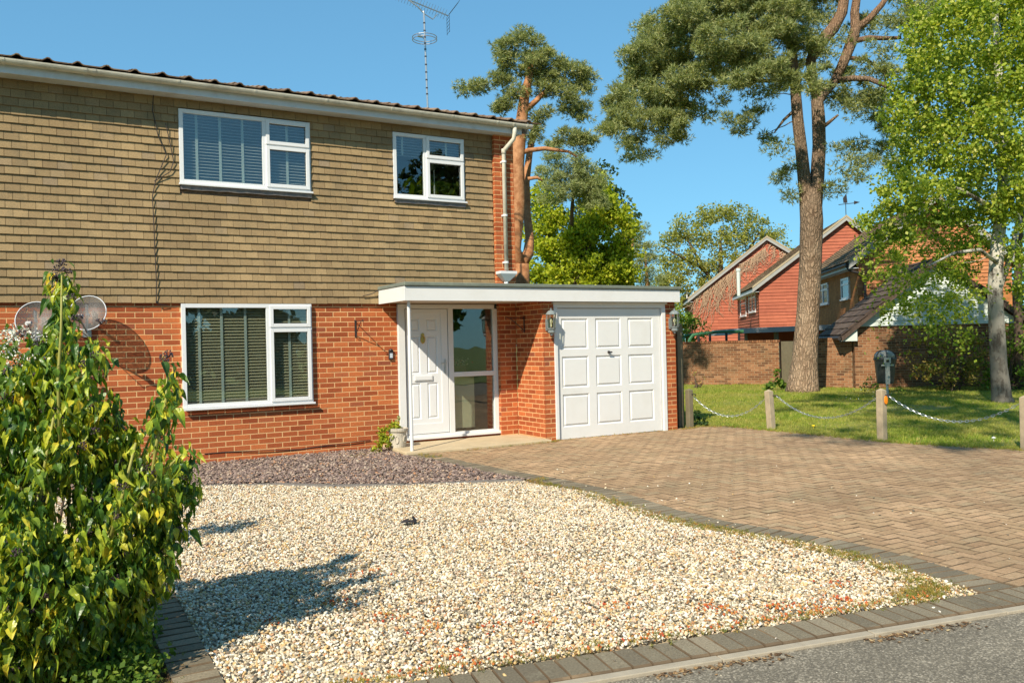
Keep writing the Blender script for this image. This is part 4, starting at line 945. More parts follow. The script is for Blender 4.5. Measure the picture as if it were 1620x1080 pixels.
for q_, c_ in (('Color1', (.36, .12, .035, 1)), ('Color2', (.46, .17, .05, 1)), ('Mortar', (.3, .17, .08, 1))): bt.inputs[q_].default_value = c_
sp_ = sH.n('ShaderNodeSeparateXYZ'); sH.l(sH.pos(), sp_.inputs[0]); cb_ = sH.n('ShaderNodeCombineXYZ'); sH.l(sH.math('ADD', sH.math('MULTIPLY', sp_.outputs[0], 1.4), sH.math('MULTIPLY', sp_.outputs[1], .17)), cb_.inputs[0]); sH.l(sp_.outputs[2], cb_.inputs[1]); sH.l(cb_.outputs[0], bt.inputs[0])
m_hbrick = sH.bsdf(sH.mix(1.0, bt.outputs[0], sH.mr(sH.noise(3, 5), .3, .7, .75, 1.2), 'MULTIPLY'), .9, 0, .2, bt.outputs['Fac'], -.3, .01)
def far_window(parent, F, s0, s1, z0, z1, cols, name='window', tl=True):
    s = MB(); w_ = .07
    for a_, b_ in ((s0, s0 + w_), (s1 - w_, s1)): s.prism([F.p(a_, -.06, z0), F.p(b_, -.06, z0), F.p(b_, -.06, z1), F.p(a_, -.06, z1)], F.n * .07)
    for a_, b_ in ((z0, z0 + w_), (z1 - w_, z1)): s.prism([F.p(s0, -.058, a_), F.p(s1, -.058, a_), F.p(s1, -.058, b_), F.p(s0, -.058, b_)], F.n * .07)
    for k in range(1, cols): x = s0 + (s1 - s0) * k / cols; s.prism([F.p(x - .04, -.055, z0), F.p(x + .04, -.055, z0), F.p(x + .04, -.055, z1), F.p(x - .04, -.055, z1)], F.n * .06)
    if tl: zt_ = z0 + (z1 - z0) * .7; s.prism([F.p(s0, -.053, zt_ - .035), F.p(s1, -.053, zt_ - .035), F.p(s1, -.053, zt_ + .035), F.p(s0, -.053, zt_ + .035)], F.n * .06)
    s.prism([F.p(s0 - .05, -.1, z0 - .05), F.p(s1 + .05, -.1, z0 - .05), F.p(s1 + .05, -.1, z0), F.p(s0 - .05, -.1, z0)], F.n * .1)
    f = s.build(name, m_white, parent)
    s = MB(); s.prism([F.p(s0 + .03, -.03, z0 + .03), F.p(s1 - .03, -.03, z0 + .03), F.p(s1 - .03, -.03, z1 - .03), F.p(s0 + .03, -.03, z1 - .03)], F.n * .02); s.build('pane', m_glassfar, f)
m_glassfar = simple('far_glass', (.05, .06, .07), .05, .1, spec=1.0)
def gable_house(label, Z, px_front, pL, pA, pR, depth, roofm, wallm, sidem, gauge, sidewin, name='gabled_house', zb=None, sidecourse=True):
    """pL, pA, pR: left eave, apex, right eave of the front gable in the photo; the front plane passes through px_front at forward distance Z"""
    c = at(px_front, 540, Z); F = Fr((c.x, c.y), AZ); o = empty(name); tag(o, label, 'house')
    L_, A_, R_ = F.hit(*pL), F.hit(*pA), F.hit(*pR)
    sl, sr = (A_[1] - L_[1]) / (A_[0] - L_[0]), (A_[1] - R_[1]) / (R_[0] - A_[0])
    body = [(L_[0], 0), (R_[0], 0), (R_[0], R_[1]), (A_[0], A_[1]), (L_[0], L_[1])]
    s = MB(); s.prism([F.p(a_, .0, b_) for a_, b_ in body], F.n * depth); s.build('wall', m_hbrick if sidem is None else sidem, o)
    s = MB(); courses(s, F, [(a_, max(b_, zb or 0)) for a_, b_ in body], gauge, -.004); q = s.build('tile_hanging', wallm, o); q['kind'] = 'stuff'
    S = side(F, L_[0])
    if sidecourse:
        s = MB(); courses(s, S, [(-depth, 0), (0, 0), (0, L_[1] - .05), (-depth, L_[1] - .05)], gauge, -.004); q = s.build('tile_hanging', wallm, o); q['kind'] = 'stuff'
    oh = .35; up = .12
    e0 = (L_[0] - oh, L_[1] - oh * sl + up); e1 = (R_[0] + oh, R_[1] - oh * sr + up); ap = (A_[0], A_[1] + up)
    s = MB(); quadslab(s, F.p(e0[0], -.25, e0[1]), F.p(e0[0], depth, e0[1]), F.p(ap[0], depth, ap[1]), F.p(ap[0], -.25, ap[1]), .05); quadslab(s, F.p(ap[0], -.25, ap[1]), F.p(ap[0], depth, ap[1]), F.p(e1[0], depth, e1[1]), F.p(e1[0], -.25, e1[1]), .05)
    s.build('roof_deck', roofm, o)
    slope_tiles(F, e0[0], e0[1] + .02, ap[0], ap[1] + .02, -.27, depth, roofm, o, .22, .25); slope_tiles(F, e1[0], e1[1] + .02, ap[0], ap[1] + .02, -.27, depth, roofm, o, .22, .25)
    s = MB()
    for e_ in (e0, e1): s.prism([F.p(e_[0], -.29, e_[1] - .22), F.p(ap[0], -.29, ap[1] - .18), F.p(ap[0], -.29, ap[1] + .0), F.p(e_[0], -.29, e_[1] + .0)], F.n * .04)
    s.build('bargeboard', m_barge, o)
    s = MB()
    for e_ in (e0, e1): s.prism([F.p(e_[0], -.31, e_[1] + .0), F.p(ap[0], -.31, ap[1] + .0), F.p(ap[0], -.31, ap[1] + .11), F.p(e_[0], -.31, e_[1] + .11)], F.n * .08)
    s.build('verge', m_verge, o)
    s = MB(); s.prism([F.p(e0[0] + .02, -.25, e0[1] - .2), F.p(e0[0] + .02, depth, e0[1] - .2), F.p(e0[0] + .02, depth, e0[1]), F.p(e0[0] + .02, -.25, e0[1])], F.u * .04); s.prism([F.p(e0[0], -.2, e0[1] - .2), F.p(L_[0], -.2, e0[1] - .2), F.p(L_[0], depth, e0[1] - .2), F.p(e0[0], depth, e0[1] - .2)], (0, 0, .02)); s.build('eaves_board', m_fascia, o)
    for (pxa, pxb, pya, pyb, cols) in sidewin:
        sa, za = S.hit(pxa, pyb); sb, zb_ = S.hit(pxb, pya); sa2, _ = S.hit(pxa, pya)
        far_window(o, S, min(sa, sb), max(sa, sb), za, zb_, cols)
    return o, F, S, L_, A_, R_
h1 = gable_house('red tile-hung house furthest left, with bare creeper across its gable', 56, 1100, (1096, 470), (1212, 379), (1252, 402), 9, m_brownroof, m_redtile, m_redtile, .2, [(1079, 1087, 452 + 8, 486, 1)], sidecourse=False)
h2 = gable_house('red tile-hung house behind the big pine, with a weathervane on its apex', 44, 1200, (1200, 452), (1337, 348), (1374, 376), 9, m_brownroof, m_redtile, m_redtile, .17, [(1172.5, 1181, 470, 501, 1), (1186, 1196, 459, 495, 2)], sidecourse=True)
h3 = gable_house('orange brick house with brown roof mostly hidden behind the birch', 30, 1356, (1356, 410), (1478, 318), (1600, 412), 8, m_brownroof, m_orangetile, m_hbrick, .13, [(1296, 1311, 447, 483, 2), (1333, 1344.5, 438, 474, 1)], sidecourse=False, zb=3.0)
# drain pipe on the near house corner
F = h3[1]; L_ = h3[3]; s = MB(); e_ = L_[1] - .25
s.tube([F.p(L_[0] - .4, .0, e_ + .05), F.p(L_[0] - .3, -.1, e_ - .15), F.p(L_[0] + .15, -.12, e_ - .3), F.p(L_[0] + .22, -.1, e_ - .5), F.p(L_[0] + .22, -.08, 1.8)], .05, 8); s.tube([F.p(L_[0] - .4, -.2, e_ + .05), F.p(L_[0] - .4, 8, e_ + .05)], .06, 8); s.build('downpipe', m_iron, h3[0])
# flues and weathervane
for (px, py, Z, hh, lab) in ((1168, 432, 44, 30, 'white flue pipe on the eave of the middle red house'), (1098, 468, 60, 18, 'grey flue pipe at the far left eave of the creeper-covered house')):
    p = at(px, py, Z); s = MB(); s.tube([(0, 0, -1.2), (0, 0, .1)], .09, 8); s.tube([(0, 0, .1), (0, 0, .25)], .12, 8); o = s.build('flue', m_wbd); o.location = p; tag(o, lab, 'flue')
p = h2[1].p(h2[4][0], -.2, h2[4][1] + .15); s = MB(); s.tube([(0, 0, 0), (0, 0, 1.0)], .02, 6); s.tube([(-.3, .2, .62), (.55, -.36, .7)], .018, 6); s.raw([(.35, -.23, .6), (.6, -.4, .72), (.35, -.23, .8)], [(0, 1, 2)]); s.raw([(-.1, .06, .7), (.08, -.05, .7), (.04, -.02, 1.2), (-.12, .07, .95)], [(0, 1, 2, 3)])
o = s.build('weathervane', m_iron); o.location = p; tag(o, 'small dark weathervane on the apex of the middle red house', 'weathervane')
# bare creeper on the first gable
m_vine = simple('bare_vine', (.5, .36, .24), .8, .2, 10)
F, L_, A_, R_ = h1[1], h1[3], h1[4], h1[5]; s = MB()
for k in range(150):
    t = rnd.random() ** .8; x = L_[0] + (A_[0] - L_[0]) * t * 1.1; ztop = L_[1] + (A_[1] - L_[1]) * min(1, t) - .15
    if t > .9: x = A_[0] + rnd.uniform(0, 1) * (R_[0] - A_[0]) * .9; ztop = A_[1] - (A_[1] - R_[1]) * (x - A_[0]) / (R_[0] - A_[0]) - .1
    ln = rnd.uniform(.4, 3.0) * (1 if .15 < t < .62 else .35); pts = [F.p(x, -.08, ztop)]; zz_ = ztop
    nseg_ = max(3, int(ln / .25)); dx = rnd.uniform(-.14, .02)
    for q in range(nseg_): zz_ -= ln / nseg_; x += dx + j(.09); pts.append(F.p(x, -.08 - rnd.random() * .05, max(zz_, .2)))
    s.tube(pts, [.028 * (1 - .75 * q / len(pts)) for q in range(len(pts))], 3, False)
    if rnd.random() < .8:
        for q in range(2):
            b0_ = pts[rnd.randrange(len(pts))]; s.tube([b0_, b0_ + F.u * j(.3) + Vector((0, 0, -.2)), b0_ + F.u * j(.5) + Vector((0, 0, -.5))], .012, 3, False)
o = s.build('bare_creeper', m_vine); tag(o, 'leafless pale creeper stems hanging over the red gable of the far left house', 'creeper')
# flat lean-to roof and green frame over the wall
def slabpx(name, pts, Z, th, dpt, m, label, cat, posts=()):
    P = [at(x, y, Z) for x, y in pts]; n = FH; o = empty(name); tag(o, label, cat); s = MB()
    s.prism(P, n * dpt + Vector((0, 0, .0))); s.build('roof_sheet', m, o)
    for px, py0, py1, r in posts:
        a_ = at(px, py0, Z + .3); s = MB(); s.tube([a_, (a_.x, a_.y, 0)], r, 8); s.build('post', m_iron if r < .06 else m_fence, o)
    return o
m_flat = simple('grey_flat_roofing', (.3, .32, .33), .7, .2, 3)
o = slabpx('flat_roofed_lean_to', [(1177, 519), (1325, 513), (1325, 521), (1177, 527)], 31, .1, 5, m_flat, 'flat grey lean-to roof showing above the garden wall', 'lean-to', [(1180, 527, 1, .06), (1228, 525, 1, .09), (1300, 521, 1, .06)])
s = MB(); P = [at(1180, 526, 33.5), at(1325, 520, 33.5)]; s.prism([P[0], P[1], Vector((P[1].x, P[1].y, 0)), Vector((P[0].x, P[0].y, 0))], FH * .15); s.build('back_wall', m_redtile, o)
s = MB(); P = [at(1150, 528, 31.2), at(1178, 520, 31.2), at(1178, 523.5, 31.2), at(1150, 530.5, 31.2)]; s.prism(P, FH * 3); s.build('tarpaulin', m_flat, o)
m_green = simple('green_painted_tube', (.05, .16, .07), .4, .2)
o = empty('green_tubular_frame'); tag(o, 'green tubular garden frame standing behind the wall at the fence', 'garden frame')
s = MB(); a_ = [at(x, y, 29.6) for x, y in ((1089, 545), (1091, 537), (1096, 530), (1110, 527.5), (1140, 525), (1176, 524))]; s.tube([(a_[0].x, a_[0].y, 0)] + a_, .055, 6); s.tube([q + FH * 1.2 for q in a_], .04, 6); s.build('top_bar', m_green, o)
for px in (1105, 1123, 1149, 1169):
    a2 = at(px, 526.5, 29.6); s = MB(); s.tube([a2, (a2.x, a2.y, 0)], .05, 6); s.build('upright', m_iron, o)

# ================================================================ TREES AND PLANTS
m_pinebark = None
sB = N('pine_bark'); v = sB.n('ShaderNodeTexVoronoi', feature='DISTANCE_TO_EDGE'); v.inputs['Scale'].default_value = 1; dn_ = sB.n('ShaderNodeTexNoise'); dn_.inputs['Scale'].default_value = 7; dn_.inputs['Detail'].default_value = 4; sB.l(sB.pos(), dn_.inputs[0]); ad_ = sB.n('ShaderNodeVectorMath', operation='MULTIPLY_ADD'); sB.l(dn_.outputs['Color'], ad_.inputs[0]); ad_.inputs[1].default_value = (1.6, 1.6, 1.2); sB.l(sB.pos((15, 15, 4.2)), ad_.inputs[2]); sB.l(ad_.outputs[0], v.inputs[0])
k = sB.mr(v.outputs[0], 0, .3, 0, 1); bc = sB.mix(k, (.12, .075, .045), (.29, .2, .13)); bc = sB.mix(sB.mr(sB.noise(3, 6, .7), .35, .7, 0, .6), bc, (.38, .28, .19))
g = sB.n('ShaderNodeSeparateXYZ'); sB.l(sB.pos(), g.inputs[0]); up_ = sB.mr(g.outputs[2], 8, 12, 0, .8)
bc = sB.mix(1.0, bc, sB.mr(g.outputs[2], 2.6, 4.6, 1.15, .8), 'MULTIPLY'); bc = sB.mix(up_, bc, sB.mix(sB.noise(5, 5), (.12, .06, .03), (.36, .19, .1))); m_pinebark = sB.bsdf(bc, .9, 0, .2, k, .8, .04)  # bark darkens with height; shade above and sun below are painted in too
sB = N('orange_pine_bark'); bc = sB.mix(sB.mr(sB.noise(6, 6, .7), .35, .7, 0, 1), (.25, .1, .04), (.52, .27, .13)); m_orangebark = sB.bsdf(bc, .85, 0, .2, sB.noise(20, 4), .5, .02)
sB = N('birch_bark'); k = sB.mr(sB.noise(1, 6, .75, vec=sB.pos((5, 5, 2.2))), .48, .6, 0, 1); bc = sB.mix(k, (.5, .47, .4), (.06, .05, .04)); g = sB.n('ShaderNodeSeparateXYZ'); sB.l(sB.pos(), g.inputs[0])
bc = sB.mix(sB.mr(g.outputs[2], 3.2, 1.2, 0, .75), bc, (.09, .075, .06)); m_birchbark = sB.bsdf(bc, .85, 0, .2, k, .6, .02)
m_twig = simple('dark_twig', (.09, .06, .04), .9)
m_needle = leafmat('pine_needles', [(0, (.09, .125, .045)), (.5, (.26, .305, .115)), (.85, (.43, .46, .185)), (1, (.62, .58, .27))], trans=.4, tcol=1.3)
m_needle2 = leafmat('blue_pine_needles', [(0, (.14, .18, .07)), (.5, (.32, .37, .15)), (1, (.52, .54, .25))], trans=.35, tcol=1.2)
m_birch = leafmat('birch_leaves', [(0, (.11, .19, .018)), (.45, (.26, .35, .035)), (.85, (.43, .48, .055)), (1, (.62, .6, .17))], trans=.45, tcol=1.4)
m_lime = leafmat('fresh_leaves', [(0, (.14, .21, .012)), (.45, (.34, .41, .025)), (.85, (.52, .56, .04)), (1, (.66, .62, .07))], trans=.5, tcol=1.3)
m_olive = leafmat('budding_leaves', [(0, (.15, .19, .035)), (.5, (.29, .31, .06)), (1, (.44, .4, .09))], trans=.4, tcol=1.4)
m_hedge = leafmat('hedge_leaves', [(0, (.06, .12, .01)), (.5, (.14, .25, .02)), (1, (.28, .36, .04))], trans=.3)
m_darkleaf = leafmat('dark_leaves', [(0, (.015, .04, .01)), (.6, (.04, .08, .018)), (1, (.08, .12, .03))], trans=.3)

def unitv(n):
    a = rng.normal(size=(n, 3)); return a / np.linalg.norm(a, axis=1)[:, None]
def quads(C, size, aspect=.6, up=None, flat=0.0):
    """leaf quads (pointed, folded) at C with sizes; returns V,F"""
    n = len(C); a = unitv(n); 
    if up is not None: a = a * (1 - flat) + np.array(up) * flat; a /= np.linalg.norm(a, axis=1)[:, None]
    b = np.cross(a, unitv(n)); b /= np.linalg.norm(b, axis=1)[:, None]; s = np.asarray(size)[:, None]
    V = np.stack([C - a * s * .5, C + b * s * aspect * .5, C + a * s * .5, C - b * s * aspect * .5], 1).reshape(-1, 3)
    F = np.arange(4 * n).reshape(n, 4); return V, F
def clumps(center, R_, n, r, hollow=.5):
    """sub-clump centres inside an ellipsoid, pushed towards its surface"""
    u_ = unitv(n); d = (hollow + (1 - hollow) * rng.random(n) ** .6)[:, None]; return np.array(center) + u_ * np.array(R_) * d
def foliage(blobs, per_clump, clump_r, leaf, density, aspect=.6, kind='leaf', hollow=.35, drop=0.0, fringe=0.0):
    """blobs: (x,y,z,rx,ry,rz). density = clumps per cubic-ish metre of surface"""
    C = []
    for (x, y, z, rx, ry, rz) in blobs:
        n = max(3, int(density * (rx * ry + rx * rz + ry * rz))); c = clumps((x, y, z), (rx, ry, rz), n, clump_r, hollow); C.append(c)
    C = np.vstack(C); n = len(C); cr = clump_r * rng.uniform(.6, 1.35, n)
    idx = np.repeat(np.arange(n), per_clump); N_ = len(idx)
    P = C[idx] + unitv(N_) * (cr[idx] * rng.random(N_) ** .45)[:, None] * np.array([1, 1, .6 if kind == 'needle' else .8])
    if drop: k = rng.random(N_) < drop; P[k, 2] -= rng.exponential(clump_r * 1.6, k.sum()) 
    s = leaf * rng.uniform(.6, 1.3, N_)
    if kind == 'needle':
        out = P - C[idx] + np.array([0, 0, .25 * clump_r]); out /= np.linalg.norm(out, axis=1)[:, None] + 1e-6
        Vs = []
        m = 5; A = np.repeat(P, m, 0); o_ = np.repeat(out, m, 0) * .8 + unitv(N_ * m) * .75; o_ /= np.linalg.norm(o_, axis=1)[:, None]
        side_ = np.cross(o_, unitv(N_ * m)); side_ /= np.linalg.norm(side_, axis=1)[:, None]; S_ = np.repeat(s, m)[:, None]
        V = np.stack([A - side_ * S_ * .085, A + side_ * S_ * .085, A + o_ * S_], 1).reshape(-1, 3); return V, np.arange(3 * N_ * m).reshape(-1, 3), C
    V, F = quads(P, s, aspect); return V, F, C
def pxblob(px, py, Z, r, ry=None, depth=1.0):
    p = at(px, py, Z); k = Z / FPX; return (p.x, p.y, p.z, r * k, r * k * depth, (ry or r * .7) * k)
def limb(s, a, b_, r0, r1, bend=.12, n=6, seg=6):
    a, b_ = Vector(a), Vector(b_); L_ = (b_ - a).length; pts = []; o1 = Vector((j(1), j(1), j(.5))) * bend * L_
    for i in range(n + 1):
        t = i / n; pts.append(a.lerp(b_, t) + o1 * (4 * t * (1 - t)) * .5 + Vector((j(1), j(1), j(1))) * .02 * L_ * (0 < i < n))
    s.tube(pts, [r0 + (r1 - r0) * (i / n) for i in range(n + 1)], seg); return pts
def tree(name, label, base, trunks, V, F, C, bark, leafm, group=None, cat='tree', nl=60, rl=.03, attach=None, smooth=True, maxl=3.2):
    o = empty(name); tag(o, label, cat, group)
    s = MB(); 
    for pts, rr in trunks: s.tube(pts, rr, 12)
    s.build('trunk', bark, o, smooth=True)
    s = MB(); nodes = []
    for pts, rr in trunks:
        L_ = len(pts)
        for i, p in enumerate(pts):
            if i >= (attach or L_ // 2): nodes.append((Vector(p), rr[i]))
    if len(nodes) and nl:
        sel = rng.choice(len(C), min(nl, len(C)), replace=False)
        order = sorted(sel, key=lambda q: min((t[0] - Vector(C[q])).length for t in nodes))
        for q in order:
            c = Vector(C[q]); nd = min(nodes, key=lambda t: (t[0] - c).length + max(0, t[0].z - c.z) * .5); dd = (nd[0] - c).length
            if dd < .15 or dd > maxl: continue
            r0_ = min(nd[1] * .6, rl * (.5 + dd * .7)); ps = limb(s, nd[0], c, r0_, .3 * r0_, .18, 5, 5)
            nodes.append((ps[3], r0_ * .6)); nodes.append((c, r0_ * .35))
    if s.v: s.build('branch', bark, o, smooth=True)
    npmesh('crown', V, F, leafm, o)
    return o
# --- the tall pine behind the house
ZC = [20.6]; Z = 20.6
B_ = [pxblob(x, y, Z, r, r2) for x, y, r, r2 in ((800, 75, 26, 16), (830, 62, 28, 15), (858, 85, 30, 20), (800, 100, 26, 14), (840, 110, 36, 22), (885, 110, 32, 20), (915, 120, 26, 18), (930, 135, 16, 14), (790, 125, 28, 12), (755, 137, 26, 10), (740, 140, 14, 9), (900, 145, 32, 16), (865, 135, 30, 16), (800, 165, 24, 14), (815, 150, 24, 12), (790, 172, 14, 10), (905, 170, 24, 20), (918, 185, 14, 18), (915, 215, 26, 20), (900, 225, 18, 14), (930, 225, 16, 14), (850, 185, 14, 12), (865, 178, 12, 9), (845, 215, 12, 10), (855, 205, 14, 12))]
V, F, C = foliage(B_, 50, .2, .10, 34, kind='needle', hollow=.25)
def pl(pts, Z=None, dz=None):
    Z = Z or ZC[0]; return [tuple(at(x, y, Z + (dz[i] if dz else 0))) for i, (x, y) in enumerate(pts)]
T1 = (pl([(826, 545), (824, 445), (823, 418)]), [0.239, 0.226, 0.219])
T2 = (pl([(823, 420), (815, 395), (820, 320), (818, 260), (822, 215), (826, 185), (830, 150), (838, 120), (842, 85)]), [0.173, 0.146, 0.180, 0.180, 0.166, 0.146, 0.126, 0.093, 0.053])
T3 = (pl([(823, 420), (836, 400), (838, 378), (834, 340), (832, 290), (838, 240), (846, 200), (850, 185)], dz=[0, .2, .4, .6, .8, 1, 1, 1]), [0.160, 0.140, 0.113, 0.100, 0.100, 0.086, 0.073, 0.040])
T4 = (pl([(821, 243), (836, 238), (862, 235), (900, 240), (912, 248)]), [0.067, 0.060, 0.053, 0.033, 0.020])
T5 = (pl([(835, 283), (850, 281), (858, 286)]), [0.047, 0.040, 0.020])
T6 = (pl([(831, 175), (850, 158), (862, 145), (880, 130)]), [0.080, 0.067, 0.053, 0.033])
tree('pine_tree', 'tall pine with forked orange trunk rising behind the right end of the house', None, [T1, T2, T3, T4, T5, T6], V, F, C, m_orangebark, m_needle, nl=200, rl=.02, attach=4, maxl=2)
# --- blue-green conifer and fresh green tree behind the garage roof
Z = 34
B_ = [pxblob(x, y, Z, r, r2) for x, y, r, r2 in ((872, 232, 12, 10), (876, 255, 20, 16), (868, 275, 22, 14), (915, 255, 18, 14), (925, 275, 24, 18), (905, 290, 34, 20), (945, 290, 16, 18), (880, 305, 26, 20), (922, 312, 26, 16), (940, 320, 20, 16))]
V, F, C = foliage(B_, 60, .3, .13, 16, kind='needle', hollow=.4)
tree('conifer', 'soft grey-green conifer behind the garage roof, topped by fresh green leaves', None, [(pl([(905, 545), (903, 400), (905, 330), (912, 250)], Z, [5.5, 5, 1, 0]), [.12, .10, .08, .03])], V, F, C, m_twig, m_needle2, nl=30)
Z = 37
B_ = [pxblob(x, y, Z, r, r2) for x, y, r, r2 in ((870, 340, 30, 30), (860, 380, 34, 30), (850, 420, 30, 34), (890, 400, 40, 36), (880, 440, 44, 30), (930, 360, 40, 36), (960, 340, 32, 34), (975, 370, 34, 34), (985, 400, 26, 30), (940, 410, 44, 36), (970, 430, 40, 30), (930, 445, 44, 30), (945, 300, 22, 24), (960, 315, 18, 22), (855, 300, 18, 26), (990, 440, 20, 26), (1000, 375, 14, 16), (900, 480, 60, 30), (960, 480, 50, 30), (850, 480, 40, 30))]
V, F, C = foliage(B_, 70, .42, .16, 9, hollow=.2, aspect=.75)
tree('lime_tree', 'broad bright yellow-green spring tree behind the garage roof', None, [(pl([(915, 545), (912, 460), (925, 400), (940, 350)], Z), [.35, .3, .2, .08]), (pl([(912, 460), (870, 400), (862, 350)], Z), [.2, .14, .05])], V, F, C, m_twig, m_lime, nl=60, attach=1)
# darker tree behind it
Z = 42
B_ = [pxblob(x, y, Z, r, r2) for x, y, r, r2 in ((950, 280, 18, 20), (975, 320, 22, 26), (995, 350, 18, 24), (940, 340, 40, 40), (880, 370, 50, 50), (860, 330, 24, 40), (930, 420, 60, 50))]
V, F, C = foliage(B_, 50, .5, .2, 5, hollow=.3)
tree('dark_tree', 'darker green tree showing past the edge of the yellow-green one', None, [(pl([(935, 545), (935, 400), (950, 320)], Z), [.3, .2, .06])], V, F, C, m_twig, m_darkleaf, nl=20)
# small pine
Z = 48
B_ = [pxblob(x, y, Z, r, r2) for x, y, r, r2 in ((1003, 372, 16, 10), (1020, 365, 10, 9), (1020, 385, 16, 9), (1030, 395, 12, 8), (1000, 395, 20, 10), (1015, 408, 20, 10), (1035, 412, 12, 8), (1000, 425, 14, 9), (1025, 430, 16, 9), (1018, 446, 14, 9), (990, 405, 12, 14), (1040, 440, 10, 8))]
V, F, C = foliage(B_, 40, .34, .17, 9, kind='needle', hollow=.3)
tree('small_pine', 'small dark pine far off between the green tree and the olive one', None, [(pl([(1000, 545), (1000, 450), (998, 400), (1003, 372)], Z), [.13, .12, .1, .05]), (pl([(1027, 545), (1024, 450), (1020, 400)], Z), [.15, .12, .05])], V, F, C, m_orangebark, m_needle2, nl=24)
# olive budding tree
Z = 62
B_ = [pxblob(x, y, Z, r, r2) for x, y, r, r2 in ((1075, 360, 24, 16), (1110, 345, 28, 18), (1150, 340, 30, 16), (1190, 352, 28, 18), (1225, 372, 24, 18), (1240, 395, 16, 16), (1060, 385, 24, 16), (1100, 380, 30, 20), (1150, 375, 36, 22), (1200, 390, 30, 20), (1060, 415, 26, 16), (1050, 440, 20, 18), (1100, 415, 34, 20), (1150, 415, 34, 20), (1075, 445, 30, 20), (1120, 445, 30, 18), (1045, 460, 16, 14), (1085, 475, 30, 16), (1060, 490, 30, 18), (1060, 515, 40, 18), (1030, 500, 24, 20))]
V, F, C = foliage(B_, 40, .6, .2, 6, hollow=.1)
tree('oak_tree', 'wide olive-yellow budding tree beyond the red houses, sky showing through', None, [(pl([(1145, 545), (1143, 480), (1140, 430), (1140, 380)], Z), [.3, .26, .2, .08]), (pl([(1143, 470), (1110, 420), (1085, 375)], Z), [.2, .12, .05]), (pl([(1142, 450), (1180, 405), (1200, 370)], Z), [.25, .14, .05]), (pl([(1113, 425), (1065, 400), (1050, 390)], Z), [.14, .08, .04])], V, F, C, m_twig, m_olive, nl=300, rl=.035, attach=1)
# dark tree line at the horizon right and behind
Z = 75
for (x0, n_) in ((1250, 3), (1560, 3)):
    B_ = [pxblob(x0 + q * 40, 480 - 25 * (q % 2), Z, 60, 55) for q in range(n_)]
    V, F, C = foliage(B_, 26, .9, .42, 1.1, hollow=.4); tree('distant_tree', 'dark distant trees behind the %s' % ('middle red house' if x0 < 1300 else 'birch at the right edge'), None, [(pl([(x0 + 40, 530), (x0 + 40, 470)], Z), [.5, .3])], V, F, C, m_twig, m_darkleaf, nl=10)

# --- the big pine on the lawn
Zp = (Vector((14.96, 4.275, 0)) - CAM).dot(CF)
Z = Zp; ZC[0] = Z
T1 = (pl([(1270, 622), (1270, 612), (1273, 570), (1278, 500), (1282, 420), (1284, 350), (1282, 312), (1281, 290)]), [.50, .44, .35, .31, .30, .31, .30, .12])
T2 = (pl([(1278, 325), (1273, 290), (1268, 240), (1262, 190), (1259, 150), (1256, 110), (1250, 60), (1240, 0), (1232, -60)]), [.21, .18, .165, .155, .145, .135, .12, .1, .06])
T3 = (pl([(1288, 325), (1293, 280), (1296, 230), (1295, 190), (1293, 160), (1300, 150), (1318, 132), (1328, 115)]), [.22, .19, .18, .18, .17, .145, .125, .11])
T4 = (pl([(1295, 160), (1285, 130), (1283, 95), (1296, 70), (1318, 45), (1332, 20), (1340, -30), (1345, -90)]), [.15, .13, .14, .17, .17, .15, .12, .08])
T5 = (pl([(1325, 120), (1334, 100), (1346, 70), (1354, 45), (1352, 20), (1358, -20), (1362, -80)]), [.13, .14, .15, .14, .12, .1, .07])
T6 = (pl([(1354, 47), (1375, 30), (1395, 8), (1410, -15)]), [.11, .09, .08, .06])
T7 = (pl([(1352, 65), (1375, 60), (1400, 61), (1425, 60)]), [.08, .07, .06, .045])
T8 = (pl([(1325, 128), (1350, 124), (1375, 125), (1400, 135), (1425, 150)], dz=[0, -.5, -1, -1.2, -1.4]), [.09, .08, .07, .06, .04])
T9 = (pl([(1345, 92), (1370, 94), (1395, 112), (1410, 130)], dz=[0, .5, 1, 1.2]), [.06, .05, .04, .02])
T10 = (pl([(1256, 115), (1225, 128), (1180, 128), (1140, 130), (1090, 140), (1050, 160)], dz=[0, .5, 1, 1.5, 2, 2]), [.07, .06, .055, .045, .035, .02])
T11 = (pl([(1250, 60), (1200, 50), (1150, 40), (1100, 45), (1050, 60)], dz=[0, 1, 1.5, 2, 2]), [.1, .09, .08, .06, .04])
T12 = (pl([(1296, 205), (1310, 195), (1326, 182)]), [.07, .05, .03])
T13 = (pl([(1262, 170), (1240, 190), (1225, 210)]), [.05, .04, .02]); T14 = (pl([(1283, 95), (1280, 60), (1284, 45)]), [.08, .07, .05])
bl = [(1190, 20, 60, 45), (1120, 20, 50, 30), (1080, 35, 50, 30), (1040, 55, 40, 28), (1010, 75, 30, 18), (1150, 60, 50, 30), (1100, 80, 50, 28), (1050, 95, 46, 26), (1005, 105, 24, 16), (1200, 80, 44, 30), (1150, 100, 44, 22), (1020, 130, 44, 22), (975, 148, 22, 12), (985, 165, 28, 14), (1060, 140, 44, 22), (1100, 130, 40, 20), (1030, 165, 40, 20), (975, 190, 24, 14), (960, 205, 20, 10), (1000, 195, 30, 16), (1050, 190, 36, 16), (1090, 170, 32, 18), (1170, 130, 30, 12), (1210, 118, 34, 16), (1240, 105, 30, 22), (1260, 125, 26, 18), (1270, 60, 30, 36), (1230, 30, 40, 40), (1270, 10, 40, 26), (1230, -30, 70, 40), (1150, -30, 80, 40), (1330, -40, 60, 30), (1290, 135, 20, 14), (1330, 115, 16, 10), (1005, 225, 20, 12), (1020, 245, 14, 10), (1060, 215, 24, 12), (1090, 200, 16, 10)]
B_ = []
